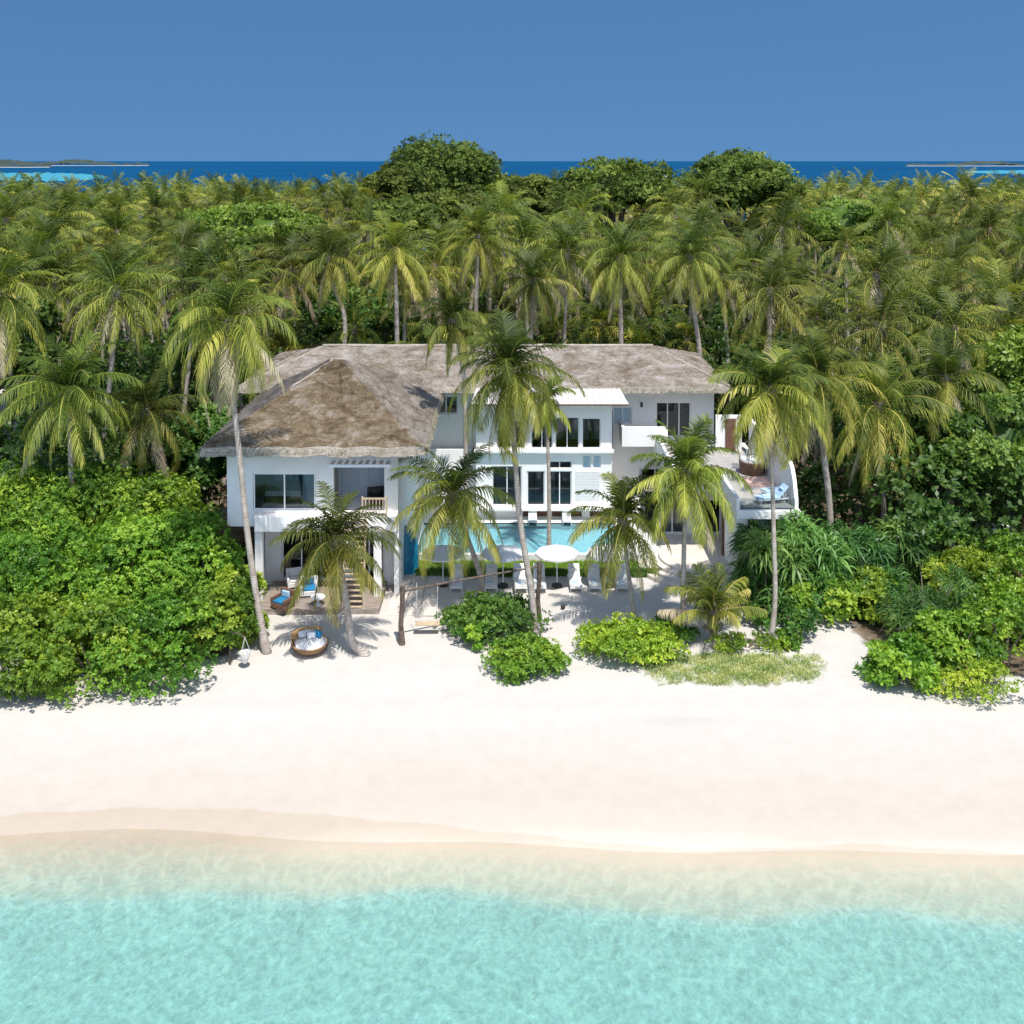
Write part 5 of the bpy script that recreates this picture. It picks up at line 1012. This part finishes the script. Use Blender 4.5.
broad_tree(495, 152, 5.5, 20.6, 'broad', 'lower tree on the right flank of the huge dark tree', 207, leaf=.7, dens=1.6)
broad_tree(612, 150, 8.0, 23.6, 'broad', 'wide dark tree crown crossing the horizon at the centre', 202, leaf=.5, dens=4.6, nl=70, flat=.6)
broad_tree(736, 158, 8.4, 24.2, 'broad', 'domed dark tree crown crossing the horizon right of centre', 203, leaf=.5, dens=5.2, nl=90, flat=.65)
broad_tree(843, 120, 5.5, 19.2, 'lightbroad', 'soft light green domed tree among the palms on the right', 204, leaf=.5, dens=2.2, flat=.7) if False else None
M['lightbroad'] = leafmat('light_broad_leaf', [(0.0, (0.10, 0.17, 0.022)), (0.5, (0.20, 0.29, 0.04)), (1.0, (0.30, 0.38, 0.06))], .35, .1)
broad_tree(843, 122, 5.6, 19.0, 'lightbroad', 'soft light green domed tree among the palms on the right', 204, leaf=.45, dens=2.4, flat=.75)
broad_tree(275, 125, 7.0, 17.8, 'lightbroad', 'wide light green tree among the palms left of the huge tree', 205, leaf=.5, dens=2.4, flat=.5)
broad_tree(225, 130, 5.0, 17.2, 'lightbroad', 'smaller light green tree left of the wide light green one', 214, leaf=.5, dens=1.8, flat=.5)
broad_tree(985, 60, 4.4, 9.2, 'broad', 'broadleaf tree over the right-hand shrubs, its crown reaching the frame edge', 208, leaf=.32, dens=3.2, nl=44, flat=.8)
broad_tree(938, 63, 3.2, 7.6, 'broad', 'smaller broadleaf tree left of the one at the right edge', 209, leaf=.3, dens=2.2, nl=30, flat=.8)
broad_tree(1040, 66, 4.6, 12.2, 'lightbroad', 'light green tree at the right edge behind the broadleaf tree', 210, leaf=.36, dens=2.6, flat=.8)
broad_tree(25, 68, 3.6, 13.6, 'broad', 'dark glossy tree among the palms at the left edge', 211, leaf=.36, dens=2.4, flat=.9)
broad_tree(355, 92, 4.6, 12.0, 'broad', 'green tree behind the left end of the main roof', 212, leaf=.42, dens=2, flat=.7)
broad_tree(200, 62, 3.2, 7.4, 'broad', 'dark tree pressed against the left wing of the villa', 213, leaf=.34, dens=2.4, flat=.8)
broad_tree(765, 72, 3.2, 8.2, 'darkbroad', 'x', 215) if False else None

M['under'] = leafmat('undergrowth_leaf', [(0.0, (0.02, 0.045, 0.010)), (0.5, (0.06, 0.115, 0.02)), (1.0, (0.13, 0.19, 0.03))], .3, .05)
M['oldbroad'] = leafmat('old_tree_leaf', [(0.0, (0.055, 0.08, 0.016)), (0.5, (0.13, 0.175, 0.033)), (1.0, (0.25, 0.29, 0.06))], 0.3, 0.12, 0.65, 0.15)
for o in list(C.objects):
    if o.name.startswith('crown') and o.parent and o.parent.get('label', '').find('huge dark') + o.parent.get('label', '').find('horizon') > -2: o.data.materials[0] = M['oldbroad']
broad_tree(540, 144, 5.2, 20.3, 'oldbroad', 'dark green tree between the huge dark tree and the wide central crown', 216, leaf=.6, dens=1.8)
broad_tree(462, 132, 6.2, 19.6, 'oldbroad', 'dark tree in front of the right half of the huge dark tree', 217, leaf=.6, dens=2)
broad_tree(408, 128, 5.5, 18.6, 'oldbroad', 'dark tree in front of the left half of the huge dark tree', 218, leaf=.6, dens=1.8)
broad_tree(585, 138, 5.0, 18.9, 'oldbroad', 'olive tree in front of the left edge of the wide central crown', 219, leaf=.6, dens=1.7)
# ---- forest palms: 8 prototypes, copied
rng = np.random.default_rng(77); protos = []
for k in range(12):
    hgt = 14.0; t = thing('coconut_palm', '', 'palm tree', (0, 0, 0), 'forest palms', world=False)
    dx, dy = rng.uniform(-1.3, 1.3), rng.uniform(-1.0, 1.0)
    trunk_mb([(0, 0, -.2), (dx * .5, dy * .5, hgt * .33), (dx * .9, dy * .9, hgt * .7), (dx, dy, hgt)], .19, .13).build('trunk', 'palmbark', t, smooth=True)
    V, Q, T, Mi = palm_crown_arrays(300 + k, n=int(rng.integers(19, 28)), L=rng.uniform(3.8, 4.7), leafL=.95, K=25, dead=int(rng.integers(1, 7)), yellow=rng.uniform(.4, .75), wid=.10, lowest=-58, bend=rng.uniform(75, 95))
    np_mesh('crown', V, Q, T, PMATS, Mi, t, (dx, dy, hgt + .15)); protos.append(t)
heroes = [(o.location.x, o.location.y) for o in C.objects if o.name.startswith(('coconut_palm', 'broadleaf_tree')) and o.type == 'EMPTY' and o not in protos]
def allowed(x, y):
    if abs(x) > 0.52 * y + 5: return False
    if y < 77 and -19.5 < x < 17: return False
    if y < 62 and x > 0: return y > 57 and x > 23
    if y < 60: return x < -19
    return True
pts = []; tries = 0
def height_at(x, y):
    base = np.interp(y, [55, 66, 80, 110, 170, 250], [10.0, 11.8, 13.2, 14.6, 15.3, 15.5]); return base * (1 + 0.06 * math.sin(x * .11 + y * .07)) 
allp = list(heroes)
BIG = [(PX(440, 150), 150, 9), (PX(612, 150), 150, 7), (PX(736, 158), 158, 8), (PX(843, 122), 122, 5.6), (PX(275, 125), 125, 7), (PX(225, 130), 130, 4.5)]
while tries < 60000:
    tries += 1; y = rng.uniform(53, 252); x = rng.uniform(-.52 * y - 5, .52 * y + 5)
    if not allowed(x, y): continue
    dmin = 5.35 if y < 166 else 5.6
    if any((x - a) ** 2 + (y - b_) ** 2 < dmin ** 2 for a, b_ in allp): continue
    if any(ty - 30 < y < ty + tr * .5 and abs(x - tx_ * y / ty) < tr * .85 for tx_, ty, tr in BIG): continue
    # trees crowns keep palms away from their middle
    allp.append((x, y)); pts.append((x, y))
pts.sort(key=lambda p: p[1]); near = pts[:262]; far = pts[262:]
rl = np.random.default_rng(4); low = []
while len(low) < 17:
    y = rl.uniform(78.5, 93); x = rl.uniform(-24, 24)
    if all((x - a) ** 2 + (y - b_) ** 2 > 2.6 ** 2 for a, b_ in allp + low): low.append((x, y))
LOW = set(low); near = near + low
print('palms', len(pts), 'near up to', near[-1][1], 'far', len(far))
def zone(x, y):
    px = 512 + F * x / y
    if y < 78: return ('coconut palm in the grove close beside the villa, left of it', 'grove left of the villa') if x < 0 else ('coconut palm in the grove close beside the villa, right of it', 'grove right of the villa')
    side = 'left' if px < 340 else ('right' if px > 700 else 'middle')
    dist = 'near' if y < 112 else 'far'
    nm = {('left', 'near'): 'coconut palm in the nearer rows of the forest, left of the villa roof', ('middle', 'near'): 'coconut palm in the nearer rows of the forest, straight behind the villa roof', ('right', 'near'): 'coconut palm in the nearer rows of the forest, right of the villa roof',
          ('left', 'far'): 'coconut palm in the distant rows of the forest, left of the huge dark tree', ('middle', 'far'): 'coconut palm in the distant rows of the forest, below the trees on the horizon', ('right', 'far'): 'coconut palm in the distant rows of the forest, right of the domed tree'}[(side, dist)]
    return nm, {'near': 'nearer', 'far': 'distant'}[dist] + ' forest palms ' + side
def bigtree_factor(x, y): return 1.0
used = set()
for x, y in near:
    k = int(rng.integers(0, 12)); lb, gp = zone(x, y); h = height_at(x, y) * (rng.uniform(.76, 1.14) if y < 120 else rng.uniform(.82, 1.09))
    h = rng.uniform(5.5, 9.5) if (x, y) in LOW else h; h = h * (1.1 if rng.random() < .05 else 1); s_ = h / 14.0; rz = rng.uniform(0, 6.28); cs = rng.uniform(.92, 1.28); tlt = (rng.normal(0, .035), rng.normal(0, .035))
    if k not in used: r_ = protos[k]; used.add(k); r_.location = (x, y, 0); r_.rotation_euler = (0, 0, rz); r_['label'] = lb; r_['group'] = gp; r_.scale = (1, 1, s_) ; chs = r_.children
    else: r_ = copy_thing(protos[k], (x, y, 0), rz, (1, 1, s_), lb, gp, spin=rng.uniform(0, 6.28)); chs = r_.children
    r_.rotation_euler = (tlt[0], tlt[1], rz)
    for c in r_.children:
        if c.name.startswith('crown'): c.scale = (cs, cs, cs / s_)
# ---- far forest as one mass: low-detail palm crowns and leafy clumps
Vs, Qs, Ts, Ms = [], [], [], []; off = 0; tmpl = []
for k in range(4):
    rg_ = np.random.default_rng(500 + k); a_, b_, c_ = [], [], []; o_ = 0
    for i in range(15):
        u = i / 14; V, Q, T = frond(rg_, i * 2.4, R(82 - 130 * u), R(35 + 60 * u), 4.4, .95, 13, .3 + 1.2 * u, .6 * (1 - u), float(np.clip(rg_.uniform(0, .25) + .6 * u, 0, 1)), .2)
        a_.append(V); b_.append(Q + o_); c_.append(T); o_ += len(V)
    tmpl.append((np.concatenate(a_), np.concatenate(b_), np.concatenate(c_)))
mbt = MB()
for x, y in far:
    V, Q, T = tmpl[int(rng.integers(0, 4))]; a = rng.uniform(0, 6.28); s_ = rng.uniform(.85, 1.15); h = height_at(x, y) * (rng.uniform(.82, 1.06) if rng.random() > .06 else 1.1)
    Rm = np.array([[math.cos(a), -math.sin(a), 0], [math.sin(a), math.cos(a), 0], [0, 0, 1]]); V2 = V @ Rm.T * s_ + np.array([x, y, h])
    Vs.append(V2); Qs.append(Q + off); Ts.append(np.clip(T + rng.normal(0, .08), 0, 1)); Ms.append(np.zeros(len(Q))); off += len(V2); mbt.tube([(x, y, -.2), (x, y, h)], [.25, .18], 5, cap=False)
V, Q = quads_of_mb(mbt); Vs.append(V); Qs.append(Q + off); Ts.append(np.full(len(V), .5)); Ms.append(np.ones(len(Q))); off += len(V)
o = np_mesh('far_forest', np.concatenate(Vs), np.concatenate(Qs), np.concatenate(Ts), ['palm', 'palmbark'], np.concatenate(Ms)); tag(o, 'mass of distant palm crowns along the far shore of the island', None, None, 'stuff')
# ---- undergrowth: leafy clumps between the trunks
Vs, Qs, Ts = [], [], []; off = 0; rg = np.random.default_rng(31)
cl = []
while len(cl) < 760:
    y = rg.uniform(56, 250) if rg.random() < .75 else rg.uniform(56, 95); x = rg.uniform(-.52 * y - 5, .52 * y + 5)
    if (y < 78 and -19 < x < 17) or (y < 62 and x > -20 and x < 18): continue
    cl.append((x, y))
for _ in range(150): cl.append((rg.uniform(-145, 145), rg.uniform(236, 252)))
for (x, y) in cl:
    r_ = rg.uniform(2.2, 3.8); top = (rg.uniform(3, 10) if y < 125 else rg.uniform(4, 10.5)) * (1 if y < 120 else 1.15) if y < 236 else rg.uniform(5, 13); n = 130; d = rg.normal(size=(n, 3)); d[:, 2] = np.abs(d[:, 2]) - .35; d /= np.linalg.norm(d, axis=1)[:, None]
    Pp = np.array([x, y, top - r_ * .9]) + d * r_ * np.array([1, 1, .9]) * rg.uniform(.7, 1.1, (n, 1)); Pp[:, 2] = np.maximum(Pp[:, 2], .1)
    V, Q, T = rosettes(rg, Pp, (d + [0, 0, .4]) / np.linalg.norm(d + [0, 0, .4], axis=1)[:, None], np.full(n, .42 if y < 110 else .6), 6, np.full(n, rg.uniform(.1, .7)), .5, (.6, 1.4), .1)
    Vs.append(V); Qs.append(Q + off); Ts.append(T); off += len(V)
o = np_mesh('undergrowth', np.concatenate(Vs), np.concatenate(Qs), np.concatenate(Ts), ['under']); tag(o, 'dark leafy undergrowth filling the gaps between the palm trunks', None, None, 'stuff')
